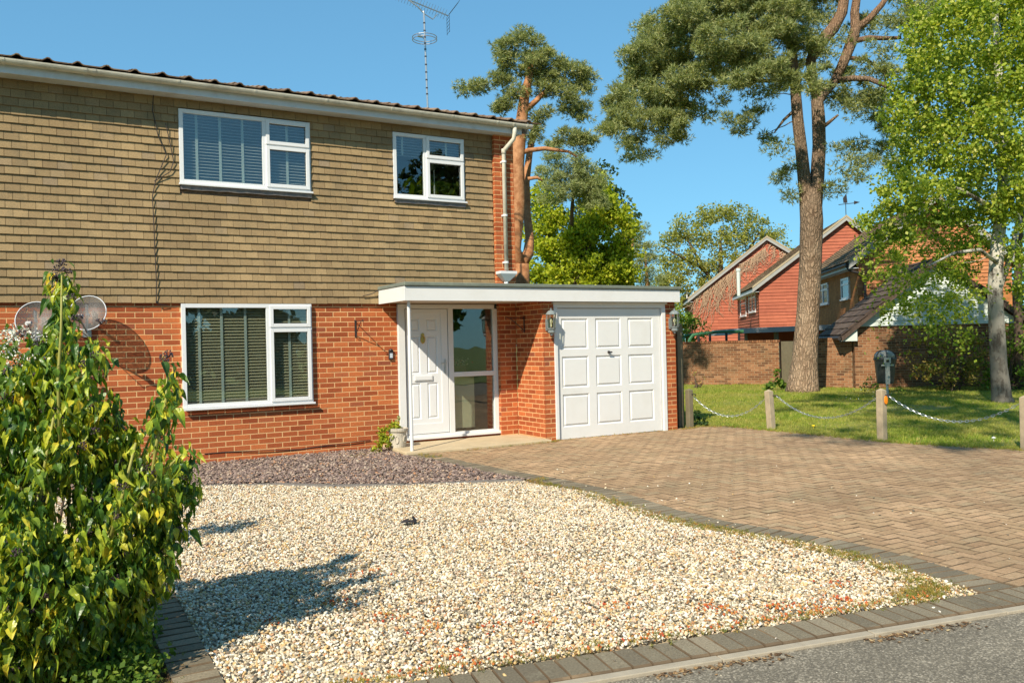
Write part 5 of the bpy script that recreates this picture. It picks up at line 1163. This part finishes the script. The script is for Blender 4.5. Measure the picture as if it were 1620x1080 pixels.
for x, y, r, r2 in bl:
    B_.append(pxblob(x, y, Z + rnd.uniform(-2.4, 2.4) * (1 if y < 180 else .5), r, r2, 1.3))
V, F, C = foliage(B_, 60, .24, .125, 20, kind='needle', hollow=.2)
th = [(1180, 190, 24, 12), (1195, 170, 20, 12), (1210, 150, 26, 14), (1150, 195, 18, 10), (1165, 205, 16, 8), (1225, 235, 18, 16), (1215, 220, 12, 10), (1245, 265, 16, 18), (1232, 290, 16, 16), (1250, 300, 12, 14), (1310, 300, 14, 12), (1325, 295, 12, 8), (1345, 155, 30, 16), (1365, 165, 30, 18), (1385, 150, 26, 14), (1340, 175, 22, 12), (1350, 235, 16, 22), (1345, 265, 18, 18), (1365, 255, 22, 16), (1385, 240, 22, 14), (1360, 280, 16, 10), (1400, 100, 24, 16), (1385, 80, 18, 16), (1420, 120, 20, 14), (1440, 30, 34, 26), (1420, 10, 24, 14), (1455, 55, 26, 18), (1470, 10, 34, 26), (1395, 190, 24, 26), (1410, 215, 22, 26), (1310, 70, 18, 22), (1300, 100, 18, 20), (1335, 60, 10, 14), (1000, 250, 14, 12), (1365, 40, 22, 26), (1390, 30, 22, 22), (1380, 105, 22, 16), (1350, 130, 22, 14), (1320, 150, 18, 12), (1395, 160, 24, 16), (1300, 30, 20, 26), (1330, 230, 14, 18), (1410, 260, 20, 16), (985, 230, 16, 10), (1120, 180, 22, 14), (1140, 160, 16, 8)]
B2 = [pxblob(x, y, Z + rnd.uniform(-1, 1), r, r2, 1.2) for x, y, r, r2 in th]
V2, F2, C2 = foliage(B2, 34, .26, .13, 15, kind='needle', hollow=.1)
V = np.vstack([V, V2]); F = np.vstack([F, F2 + len(V) - len(V2)]); C = np.vstack([C, C2])
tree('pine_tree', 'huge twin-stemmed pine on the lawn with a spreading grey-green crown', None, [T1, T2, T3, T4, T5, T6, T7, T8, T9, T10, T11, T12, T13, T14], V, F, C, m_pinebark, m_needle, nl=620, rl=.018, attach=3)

# --- birch
Z = (Vector((14.72, -1.45, 0)) - CAM).dot(CF); ZC[0] = Z
T1 = (pl([(1588, 642), (1585, 630), (1580, 580), (1577, 520), (1574, 460), (1577, 400), (1583, 340), (1588, 280), (1586, 200), (1580, 120), (1575, 40), (1572, -60)]), [.26, .21, .175, .165, .155, .145, .13, .115, .1, .085, .065, .03])
T2 = (pl([(1580, 290), (1592, 320), (1605, 345), (1622, 365)], dz=[0, -.3, -.5, -.7]), [.1, .1, .09, .07]); T2 = (pl([(1578, 470), (1600, 400), (1612, 350), (1596, 315), (1585, 282)], dz=[0, .4, .6, .5, .3]), [.05, .06, .07, .07, .065])
T3 = (pl([(1585, 350), (1555, 320), (1520, 300), (1490, 290)], dz=[0, -.5, -1, -1.2]), [.06, .05, .035, .02])
T4 = (pl([(1586, 240), (1550, 190), (1510, 160), (1470, 150)], dz=[0, .5, 1, 1]), [.07, .06, .04, .02])
T5 = (pl([(1583, 420), (1550, 395), (1510, 400), (1470, 420)], dz=[0, -.6, -.9, -1.2]), [.045, .04, .03, .015])
bl = [(1470, 40, 40, 34), (1520, 20, 50, 40), (1580, 30, 60, 40), (1460, 90, 40, 34), (1510, 90, 50, 40), (1570, 90, 50, 40), (1615, 60, 40, 40), (1440, 130, 36, 30), (1490, 145, 50, 36), (1550, 150, 50, 40), (1605, 140, 40, 40), (1430, 175, 32, 26), (1475, 195, 44, 34), (1530, 200, 50, 36), (1590, 200, 44, 40), (1420, 215, 22, 18), (1450, 235, 34, 26), (1500, 250, 44, 28), (1555, 255, 44, 32), (1610, 260, 34, 36), (1420, 265, 22, 14), (1430, 290, 36, 18), (1475, 295, 40, 24), (1530, 300, 44, 26), (1590, 320, 36, 30), (1400, 300, 16, 14), (1405, 325, 24, 14), (1440, 330, 36, 20), (1490, 340, 40, 22), (1550, 345, 36, 26), (1385, 345, 14, 10), (1390, 365, 22, 14), (1420, 370, 30, 16), (1380, 395, 20, 16), (1410, 400, 26, 18), (1500, 385, 40, 20), (1545, 395, 36, 20), (1600, 390, 30, 24), (1385, 425, 14, 18), (1405, 440, 14, 18), (1430, 430, 16, 14), (1460, 450, 30, 18), (1490, 430, 34, 24), (1530, 430, 30, 20), (1450, 480, 26, 14), (1480, 480, 30, 18), (1510, 470, 24, 18), (1470, 510, 12, 16), (1520, 505, 14, 16), (1500, 500, 12, 14), (1540, 465, 20, 14), (1420, 470, 16, 12), (1400, 490, 12, 10), (1610, 450, 22, 20), (1525, 535, 8, 10), (1360, 350, 8, 8), (1540, -30, 90, 40), (1640, 100, 60, 80), (1650, 250, 60, 80), (1640, -10, 60, 50), (1640, 380, 30, 60)]
B_ = [pxblob(x, y, Z + rnd.uniform(-1.6, 1.6), r, r2, 1.25) for x, y, r, r2 in bl]
Bu = [b_ for b_, q in zip(B_, bl) if q[1] < 380]; Bl = [b_ for b_, q in zip(B_, bl) if q[1] >= 380]
V, F, C = foliage(Bu, 56, .22, .08, 27, hollow=.05, drop=.3, aspect=.8); V2, F2, C2 = foliage(Bl, 44, .2, .075, 22, hollow=.05, drop=.4, aspect=.8)
V, F, C = np.vstack([V, V2]), np.vstack([F, F2 + len(V)]), np.vstack([C, C2])
tree('birch_tree', 'birch with pale flaking trunk and hanging light green leaves at the right', None, [T1, T2, T3, T4, T5], V, F, C, m_birchbark, m_birch, nl=500, rl=.010, attach=5, maxl=2.5)
# second thin stem at the right edge
T1 = (pl([(1612, 620), (1611, 520), (1610, 450), (1612, 380), (1618, 300)], Z + 4), [.12, .11, .1, .09, .06])
V, F, C = foliage([pxblob(1640, 300, Z + 4, 50, 60), pxblob(1625, 200, Z + 4, 50, 60), pxblob(1650, 400, Z + 4, 40, 50)], 40, .26, .09, 10); tree('thin_tree', 'thin dark-stemmed tree at the right edge behind the birch', None, [T1], V, F, C, m_twig, m_birch, nl=30)

# --- shrubs
def shrub(name, label, blobs, m, leaf, dens, per=30, cr=.14, cat='shrub', hollow=.45, stems=True, group=None):
    V, F, C = foliage(blobs, per, cr, leaf, dens, hollow=hollow, aspect=.65)
    o = empty(name); tag(o, label, cat, group)
    npmesh('foliage', V, F, m, o)
    if stems:
        s = MB()
        for q in rng.choice(len(C), min(26, len(C)), replace=False):
            c = Vector(C[q]); bx = np.mean([b_[0] for b_ in blobs]); by = np.mean([b_[1] for b_ in blobs]); limb(s, (bx + j(.2), by + j(.2), 0), c, .02, .006, .15, 5, 5)
        s.build('stem', m_twig, o)
    return o
m_goldshrub = leafmat('bronze_shrub_leaves', [(0, (.1, .12, .015)), (.4, (.2, .2, .03)), (.8, (.33, .25, .06)), (1, (.4, .22, .08))], trans=.4)
Z = 22.5
shrub('bronze_shrub', 'yellow and bronze spring shrub against the garage wall left of the birch', [pxblob(1470, 560, Z, 26, 30), pxblob(1500, 545, Z, 30, 34), pxblob(1530, 560, Z, 28, 34), pxblob(1500, 590, Z, 50, 22), pxblob(1460, 535, Z, 16, 20), pxblob(1545, 590, Z, 20, 22)], m_goldshrub, .075, 26, cr=.2)
shrub('green_shrub', 'dark green shrub behind the birch trunk at the right edge', [pxblob(1560, 560, Z, 18, 30), pxblob(1600, 550, Z, 26, 44), pxblob(1630, 560, Z, 40, 50), pxblob(1600, 595, Z, 40, 20), pxblob(1560, 595, Z, 18, 16)], m_hedge, .085, 24, cr=.2)
shrub('hedge', 'bright green conifer hedge behind the wooden fence', [pxblob(1082, 515, 33, 22, 26), pxblob(1098, 520, 33, 20, 22), pxblob(1090, 545, 33, 26, 24), pxblob(1107, 530, 33, 10, 14), pxblob(1070, 500, 33, 20, 18)], m_hedge, .12, 16, cr=.22, cat='hedge')
m_ivy = leafmat('broad_green_leaves', [(0, (.05, .10, .012)), (.6, (.11, .2, .025)), (1, (.25, .32, .05))])
Z = 24.5
shrub('bluebell_clump', 'clump of long green leaves growing left of the big pine trunk', [pxblob(1215, 603, Z, 16, 10), pxblob(1228, 598, Z, 12, 12), pxblob(1238, 606, Z, 10, 8)], m_ivy, .16, 14, per=14, cr=.12, cat='plants', stems=False)
shrub('weed_clump', 'small weeds at the wall foot right of the litter bin', [pxblob(1425, 612, 22, 10, 6), pxblob(1385, 612, 22, 10, 7), pxblob(1370, 606, 22, 8, 10)], m_ivy, .07, 12, per=14, cr=.1, cat='plants', stems=False)
shrub('fern_clump', 'dark fern-like weed at the fence foot beside the first chain', [tuple(gnd(1100, 662, .1)) + (.18, .15, .14), tuple(gnd(1112, 668, .07)) + (.14, .12, .09)], m_darkleaf, .06, 120, per=16, cr=.06, cat='plants', stems=False)
p = at(1100, 600, 26.5); shrub('dead_twigs', 'small brown twiggy plant at the foot of the garden wall by the fence', [(p.x, p.y, .3, .3, .3, .3)], m_goldshrub, .06, 30, per=6, cr=.15, cat='plants')
# daisies and dandelions
def flower(p, r, m, label, name='dandelion'):
    s = MB(); s.lathe([(r * .3, 0), (r, .01), (r * .8, .02), (.001, .03)], (0, 0, .03), 10); s.tube([(0, 0, -.02), (0, 0, .03)], .004, 4); o = s.build(name, m); o.location = p; tag(o, label, 'flower'); return o
m_yel = simple('dandelion_yellow', (.85, .6, .01), .6, .05); m_wht = simple('daisy_white', (.8, .8, .75), .6, .05)
flower(gnd(1287, 677, .03), .03, m_yel, 'single yellow dandelion in the grass between the first and second free posts')
flower(gnd(1572, 697, .03), .028, m_wht, 'single white flower in the grass near the right edge', 'daisy')
W = np.array([tuple(gnd(*q, .1)) for q in [(1335 + rnd.random() * 90, 615 + rnd.random() * 18) for _ in range(22)]])
scatter('wild_flowers', W, rng.uniform(.022, .036, len(W)), [stone_me('yellow_bloom', 201, .5, m_yel), stone_me('white_bloom', 202, .5, m_wht)], seed=21, label='yellow and white wild flowers in the grass around the litter bin', cat='wild flowers')

# ================================================================ plant pot by the door
o = empty('plant_pot', (.93, -.42, .05)); tag(o, 'ornate off-white stone plant pot standing by the porch post', 'plant pot')
m_pot = simple('weathered_cast_stone', (.5, .45, .36), .9, .2, 18, dirt=(.22, .2, .15), dirtamt=.6, bstr=.6, fine=60)
s = MB(); s.lathe([(.001, 0), (.115, 0), (.12, .03), (.13, .2), (.135, .23), (.155, .24), (.16, .28), (.135, .285), (.125, .24), (.001, .24)], (0, 0, 0), 24); s.build('pot_body', m_pot, o)
for a_ in range(6):
    an = a_ * math.pi / 3; s = MB(); s.tube([(.13 * math.cos(an + .2 * math.cos(t) * 1.0), .13 * math.sin(an + .2 * math.cos(t)), .12 + .055 * math.sin(t)) for t in [q * .7 for q in range(10)]], .008, 5); s.build('relief_scroll', m_pot, o)
m_potleaf = leafmat('yellow_green_leaves', [(0, (.12, .18, .01)), (.5, (.3, .36, .02)), (1, (.5, .5, .05))], trans=.4)
shrub('trailing_plant', 'yellow-green plant spilling out of the stone pot towards the wall', [(.86, -.42, .35, .12, .1, .06), (.74, -.42, .28, .12, .1, .1), (.66, -.42, .2, .09, .08, .1), (.72, -.45, .12, .1, .08, .08), (.62, -.4, .06, .08, .06, .05)], m_potleaf, .038, 620, per=14, cr=.045, cat='plant', stems=False)
shrub('upright_herb', 'small blue-green herb standing in the stone pot behind the post', [(.95, -.42, .42, .05, .04, .1)], m_needle2, .04, 500, per=10, cr=.03, cat='plant', stems=False)
# flowers and things behind the side light
o = empty('flower_basket', (2.25, .2, 1.08)); tag(o, 'basket of white and pink flowers behind the glass beside the door', 'flower basket')
s = MB(); s.box(-.12, .12, -.06, .06, 0, .13); s.build('basket', simple('wicker', (.2, .09, .05), .9, .4, 60), o)
V, F = quads(np.array([(0, 0, .18)]) + rng.normal(0, 1, (120, 3)) * np.array([.08, .04, .035]), np.full(120, .035), .9); npmesh('blossom', V, F, leafmat('pink_petals', [(0, (.5, .1, .12)), (.5, (.7, .6, .6)), (1, (.15, .2, .1))]), o)

# ================================================================ the big ivy bush in the foreground
def leafmesh(name, L_, W_, fold, droop, m, seed):
    r = random.Random(seed); n = 5; prof = [(.0, .12), (.14, .78), (.32, 1.0), (.55, .8), (.78, .42), (1.0, 0)]; V = []; F = []
    tw = r.uniform(-.5, .5)
    for i, (t, w_) in enumerate(prof):
        y = L_ * t; z = -droop * L_ * t * t; hw = W_ / 2 * w_; c, sn = math.cos(tw * t), math.sin(tw * t); f_ = fold * hw
        wob = r.uniform(-.12, .12) * hw
        V += [(-hw * c, y * (1 - .1 * droop), z + f_ - hw * sn + wob), (0, y * (1 - .1 * droop), z), (hw * c, y * (1 - .1 * droop), z + f_ + hw * sn - wob)]
    for i in range(len(prof) - 1):
        a = 3 * i; F += [(a, a + 1, a + 4, a + 3), (a + 1, a + 2, a + 5, a + 4)]
    V += [(0, -L_ * .35, L_ * .1)]; q = len(V) - 1; F += [(q, 1, 0), (q, 2, 1)]
    return V, F
sI = N('glossy_ivy_leaf'); r_ = sI.math('ADD', sI.math('MULTIPLY', sI.rand(), .66), sI.mr(sI.noise(5, 3), .35, .65, .04, .42)); col = sI.ramp(r_, [(0, (.02, .055, .01)), (.3, (.045, .11, .014)), (.5, (.11, .2, .022)), (.68, (.27, .35, .03)), (.86, (.5, .5, .045)), (1, (.62, .44, .035))])
col = sI.mix(1.0, col, sI.mr(sI.noise(40, 3), .3, .7, .7, 1.25), 'MULTIPLY')
sI.bsdf(col, .38, 0, .45, sI.noise(25, 3), .4, .01, trans=(sI.mix(1.0, col, (1.7, 1.6, .4), 'MULTIPLY'), .3)); m_ivyleaf = sI.m
sI.m.node_tree.nodes['Principled BSDF'].inputs['Roughness'].default_value = .36
bush = empty('ivy_bush'); tag(bush, 'big tree-ivy bush with drooping yellow and green leaves filling the lower left corner', 'bush')
Zb = 4.1
def bb(px, py, r, ry=None, dz=0): return pxblob(px, py, Zb + dz, r, ry or r)
BB = [bb(50, 665, 80, 60), bb(92, 580, 36, 45), bb(97, 500, 12, 45), bb(96, 450, 7, 16), bb(140, 570, 12, 30), bb(15, 625, 60, 50), bb(45, 600, 30, 25), bb(130, 700, 85, 55), bb(215, 765, 65, 42), bb(278, 765, 26, 32), bb(252, 675, 8, 40), bb(264, 615, 5, 20), bb(165, 640, 10, 20), bb(80, 800, 130, 120), bb(200, 850, 85, 75), bb(120, 930, 100, 80, -.2), bb(20, 930, 110, 110, -.4), bb(-90, 740, 120, 110), bb(-90, 900, 160, 150, -.3), bb(230, 900, 40, 50), bb(105, 655, 50, 40), bb(265, 830, 20, 40), bb(60, 1020, 120, 80, -.1), bb(-60, 1050, 150, 90, -.3), bb(150, 1000, 80, 70, .05), bb(190, 950, 50, 60), bb(175, 1060, 60, 40, .05)]
pcs = []; LV = [leafmesh('l', *a_, None, q) for q, a_ in enumerate(((.066, .036, .5, .55), (.072, .034, .8, .9), (.052, .036, .3, .25), (.058, .028, .6, 1.2), (.045, .03, .4, .4), (.078, .04, .65, .7)))]
stemmb = MB(); berry = []
core = Vector((0, 0, 0)); 
root = gnd(120, 1060); root.z = 0; root = at(50, 1000, Zb + .25); root.z = 0
shoots = []
for (x, y, z, rx, ry, rz) in BB:
    n = int(430 * (rx * ry + rx * rz + ry * rz) ** .9) + 5
    c = clumps((x, y, z), (rx, ry * .9, rz), n, .1, .5); shoots += [tuple(q) for q in c if q[2] > .05]
# long emergent shoots traced from the photo
for pts in ([(95, 700), (92, 600), (97, 520), (98, 430)], [(235, 790), (248, 700), (262, 640), (266, 578)], [(60, 830), (70, 740), (85, 660)], [(175, 850), (195, 780), (215, 700)], [(215, 800), (245, 760), (285, 720), (300, 712)], [(150, 640), (120, 600), (165, 560)]):
    P_ = [at(x, y, Zb - .25) for x, y in pts]; stemmb.tube(P_, [.009, .008, .006, .004][:len(P_)], 6)
    for q in range(7): t = q / 6 * (len(P_) - 1.001); a = P_[int(t)].lerp(P_[int(t) + 1], t % 1); shoots.append(tuple(a))
for q in rng.choice(len(shoots), 130, replace=False): c = Vector(shoots[q]); limb(stemmb, root.lerp(c, rnd.uniform(.25, .5)) + Vector((j(.15), j(.15), j(.1))), c, .010, .004, .2, 6, 5)
stemmb.build('stem', simple('yellow_green_stem', (.28, .27, .06), .6, .2), bush, smooth=True)
LM = []
for sx in shoots:
    c = Vector(sx); out = Vector((c.x - root.x, c.y - root.y, 0)); out = out.normalized() if out.length > .05 else Vector((0, -1, 0))
    for q in range(rnd.randint(7, 11)):
        an = rnd.uniform(0, 6.28); d = Vector((math.cos(an), math.sin(an), 0)) * .7 + out * .5; d.normalize(); pitch = -rnd.uniform(.35, 1.55)
        m = Matrix.Translation(c + Vector((j(.045), j(.045), j(.06))) + d * .015) @ Matrix.Rotation(math.atan2(d.y, d.x) - math.pi / 2, 4, 'Z') @ Matrix.Rotation(pitch, 4, 'X') @ Matrix.Rotation(j(.9), 4, 'Y') @ Matrix.Scale(rnd.uniform(.4, 1.0) if rnd.random() < .75 else rnd.uniform(.9, 1.25), 4)
        LM.append((rnd.randrange(6), m))
for q in range(6):
    _unit.clear(); emit('leaf', LV[q], [m for k, m in LM if k == q], m_ivyleaf, bush, 49, 'foliage')
# berry heads
s = MB(); tops = sorted(shoots, key=lambda p_: -p_[2] + 2 * Vector((p_[0] - CAM.x, p_[1] - CAM.y)).length * .2)
m_berry = simple('dark_ivy_berry', (.05, .03, .035), .5, .4, 80)
import bmesh as _bm
bmm = _bm.new(); _bm.ops.create_icosphere(bmm, subdivisions=1, radius=1); BV = [tuple(v_.co) for v_ in bmm.verts]; BF = [tuple(v_.index for v_ in f_.verts) for f_ in bmm.faces]; bmm.free()
cand = [p_ for p_ in shoots if score(p_) > -1e4]; rnd.shuffle(cand); cand = cand[:170] + [tuple(at(x, y, Zb - .25)) for x, y in ((97, 428), (92, 437), (105, 440), (112, 480), (266, 572), (258, 578), (122, 515), (160, 520), (35, 540))]
for p_ in cand:
    c = Vector(p_) + Vector((0, -.02, .03))
    for q in range(16):
        d = Vector((j(1), j(1), rnd.uniform(-.3, 1))).normalized(); b_ = c + d * .022; s.raw([(b_.x + x * .0045, b_.y + y * .0045, b_.z + z * .0045) for x, y, z in BV], BF); s.tube([c - Vector((0, 0, .01)), b_], .001, 3, False)
s.build('berry_cluster', m_berry, bush)['kind'] = 'stuff'
# low greenery at its foot and the white-flowered shrub behind
shrub('ground_ivy', 'pale low ivy and weeds at the foot of the big bush by the edging strip', [tuple(gnd(x, y, .05)) + (.16, .2, .10) for x, y in ((215, 1040), (215, 990), (180, 1060), (222, 945), (205, 1078), (160, 1078))], m_ivy, .03, 520, per=12, cr=.06, cat='ground plants', stems=False)
wf = empty('white_flowering_shrub'); tag(wf, 'white-flowered shrub peeping over the ivy bush below the satellite dishes', 'shrub')
BW = [pxblob(35, 555, 5.6, 40, 36), pxblob(-10, 580, 5.6, 50, 50), pxblob(88, 545, 5.7, 26, 26), pxblob(60, 640, 5.8, 60, 60)]
V, F, C = foliage(BW, 14, .07, .05, 130, hollow=.4); npmesh('foliage', V, F, m_ivy, wf)
P_ = np.vstack([clumps(b_[:3], b_[3:], 420, .1, .85) for b_ in BW[:3]]); P_ = P_[P_[:, 2] > 1.36]; hd = P_[rng.integers(0, len(P_), 900) // 18 * 1 % len(P_)] + rng.normal(0, .022, (900, 3)); V, F = quads(hd, rng.uniform(.010, .018, len(hd)), .9, (-.4, -.6, .6), .5); npmesh('blossom', V, F, simple('white_petals', (.75, .73, .62), .7, .05), wf)
s = MB(); r0_ = Vector((BW[3][0], BW[3][1], 0)); [limb(s, r0_, C[q], .014, .004, .15, 5, 5) for q in rng.choice(len(C), 14, replace=False)]; s.build('stem', m_twig, wf)

# ================================================================ trees behind the viewer: they shade the lawn and show in the windows
def plain_tree(x, y, h, cr, m, bark, label, trunk_r=.25, cz=None, n=14, leaf=.22, lean=(0, 0)):
    B_ = []
    for q in range(n): a = rnd.random() * 6.28; rr = cr * rnd.uniform(.2, .75); B_.append((x + lean[0] + rr * math.cos(a), y + lean[1] + rr * math.sin(a), rnd.uniform(cz or h * .4, h), cr * .42, cr * .42, cr * .3))
    V, F, C = foliage(B_, 30, .4, leaf, 3.0, hollow=.3); pts = [(x, y, 0), (x + lean[0] * .3, y + lean[1] * .3, h * .4), (x + lean[0], y + lean[1], h * .85)]
    tree('roadside_tree', label, None, [(pts, [trunk_r, trunk_r * .7, .06])], V, F, C, bark, m, nl=40, attach=1)
B_ = []
for q in range(28):
    t = rnd.random(); a = rnd.random() * 6.28; rr = rnd.uniform(.3, 3.2); B_.append((-4.2 - 1.6 * t + rr * math.cos(a), -14.0 + 2.2 * t + rr * .8 * math.sin(a), 14 + 6 * t, 1.1, 1.1, .8))
V, F, C = foliage(B_, 26, .4, .22, 2.6, hollow=.2)
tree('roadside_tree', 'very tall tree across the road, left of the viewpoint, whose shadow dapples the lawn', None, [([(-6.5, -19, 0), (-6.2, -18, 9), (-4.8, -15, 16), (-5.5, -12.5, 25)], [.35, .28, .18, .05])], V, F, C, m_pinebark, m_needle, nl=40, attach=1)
for (x, y, h, cr, m) in ((3, -25, 4.6, 4, m_darkleaf), (12.5, -27, 9, 4.5, m_hedge), (19, -30, 12, 5, m_darkleaf), (28, -32, 11, 5, m_hedge), (-4, -31, 6, 4.5, m_darkleaf), (-14, -30, 10, 4.5, m_hedge)):
    plain_tree(x, y, h, cr, m, m_twig, {12.5: 'mid green leafy tree across the road, right of the low dark one', 3: 'low dark leafy tree across the road, reflected in the window beside the door', 19: 'dark leafy tree across the road, third of the row from the left', 28: 'mid green leafy tree at the right end of the row across the road', -4: 'dark leafy tree across the road straight behind the viewpoint', -14: 'mid green leafy tree at the left end of the row across the road'}[x], leaf=.4, n=16, cz=.8 if h < 7 else h * .25)
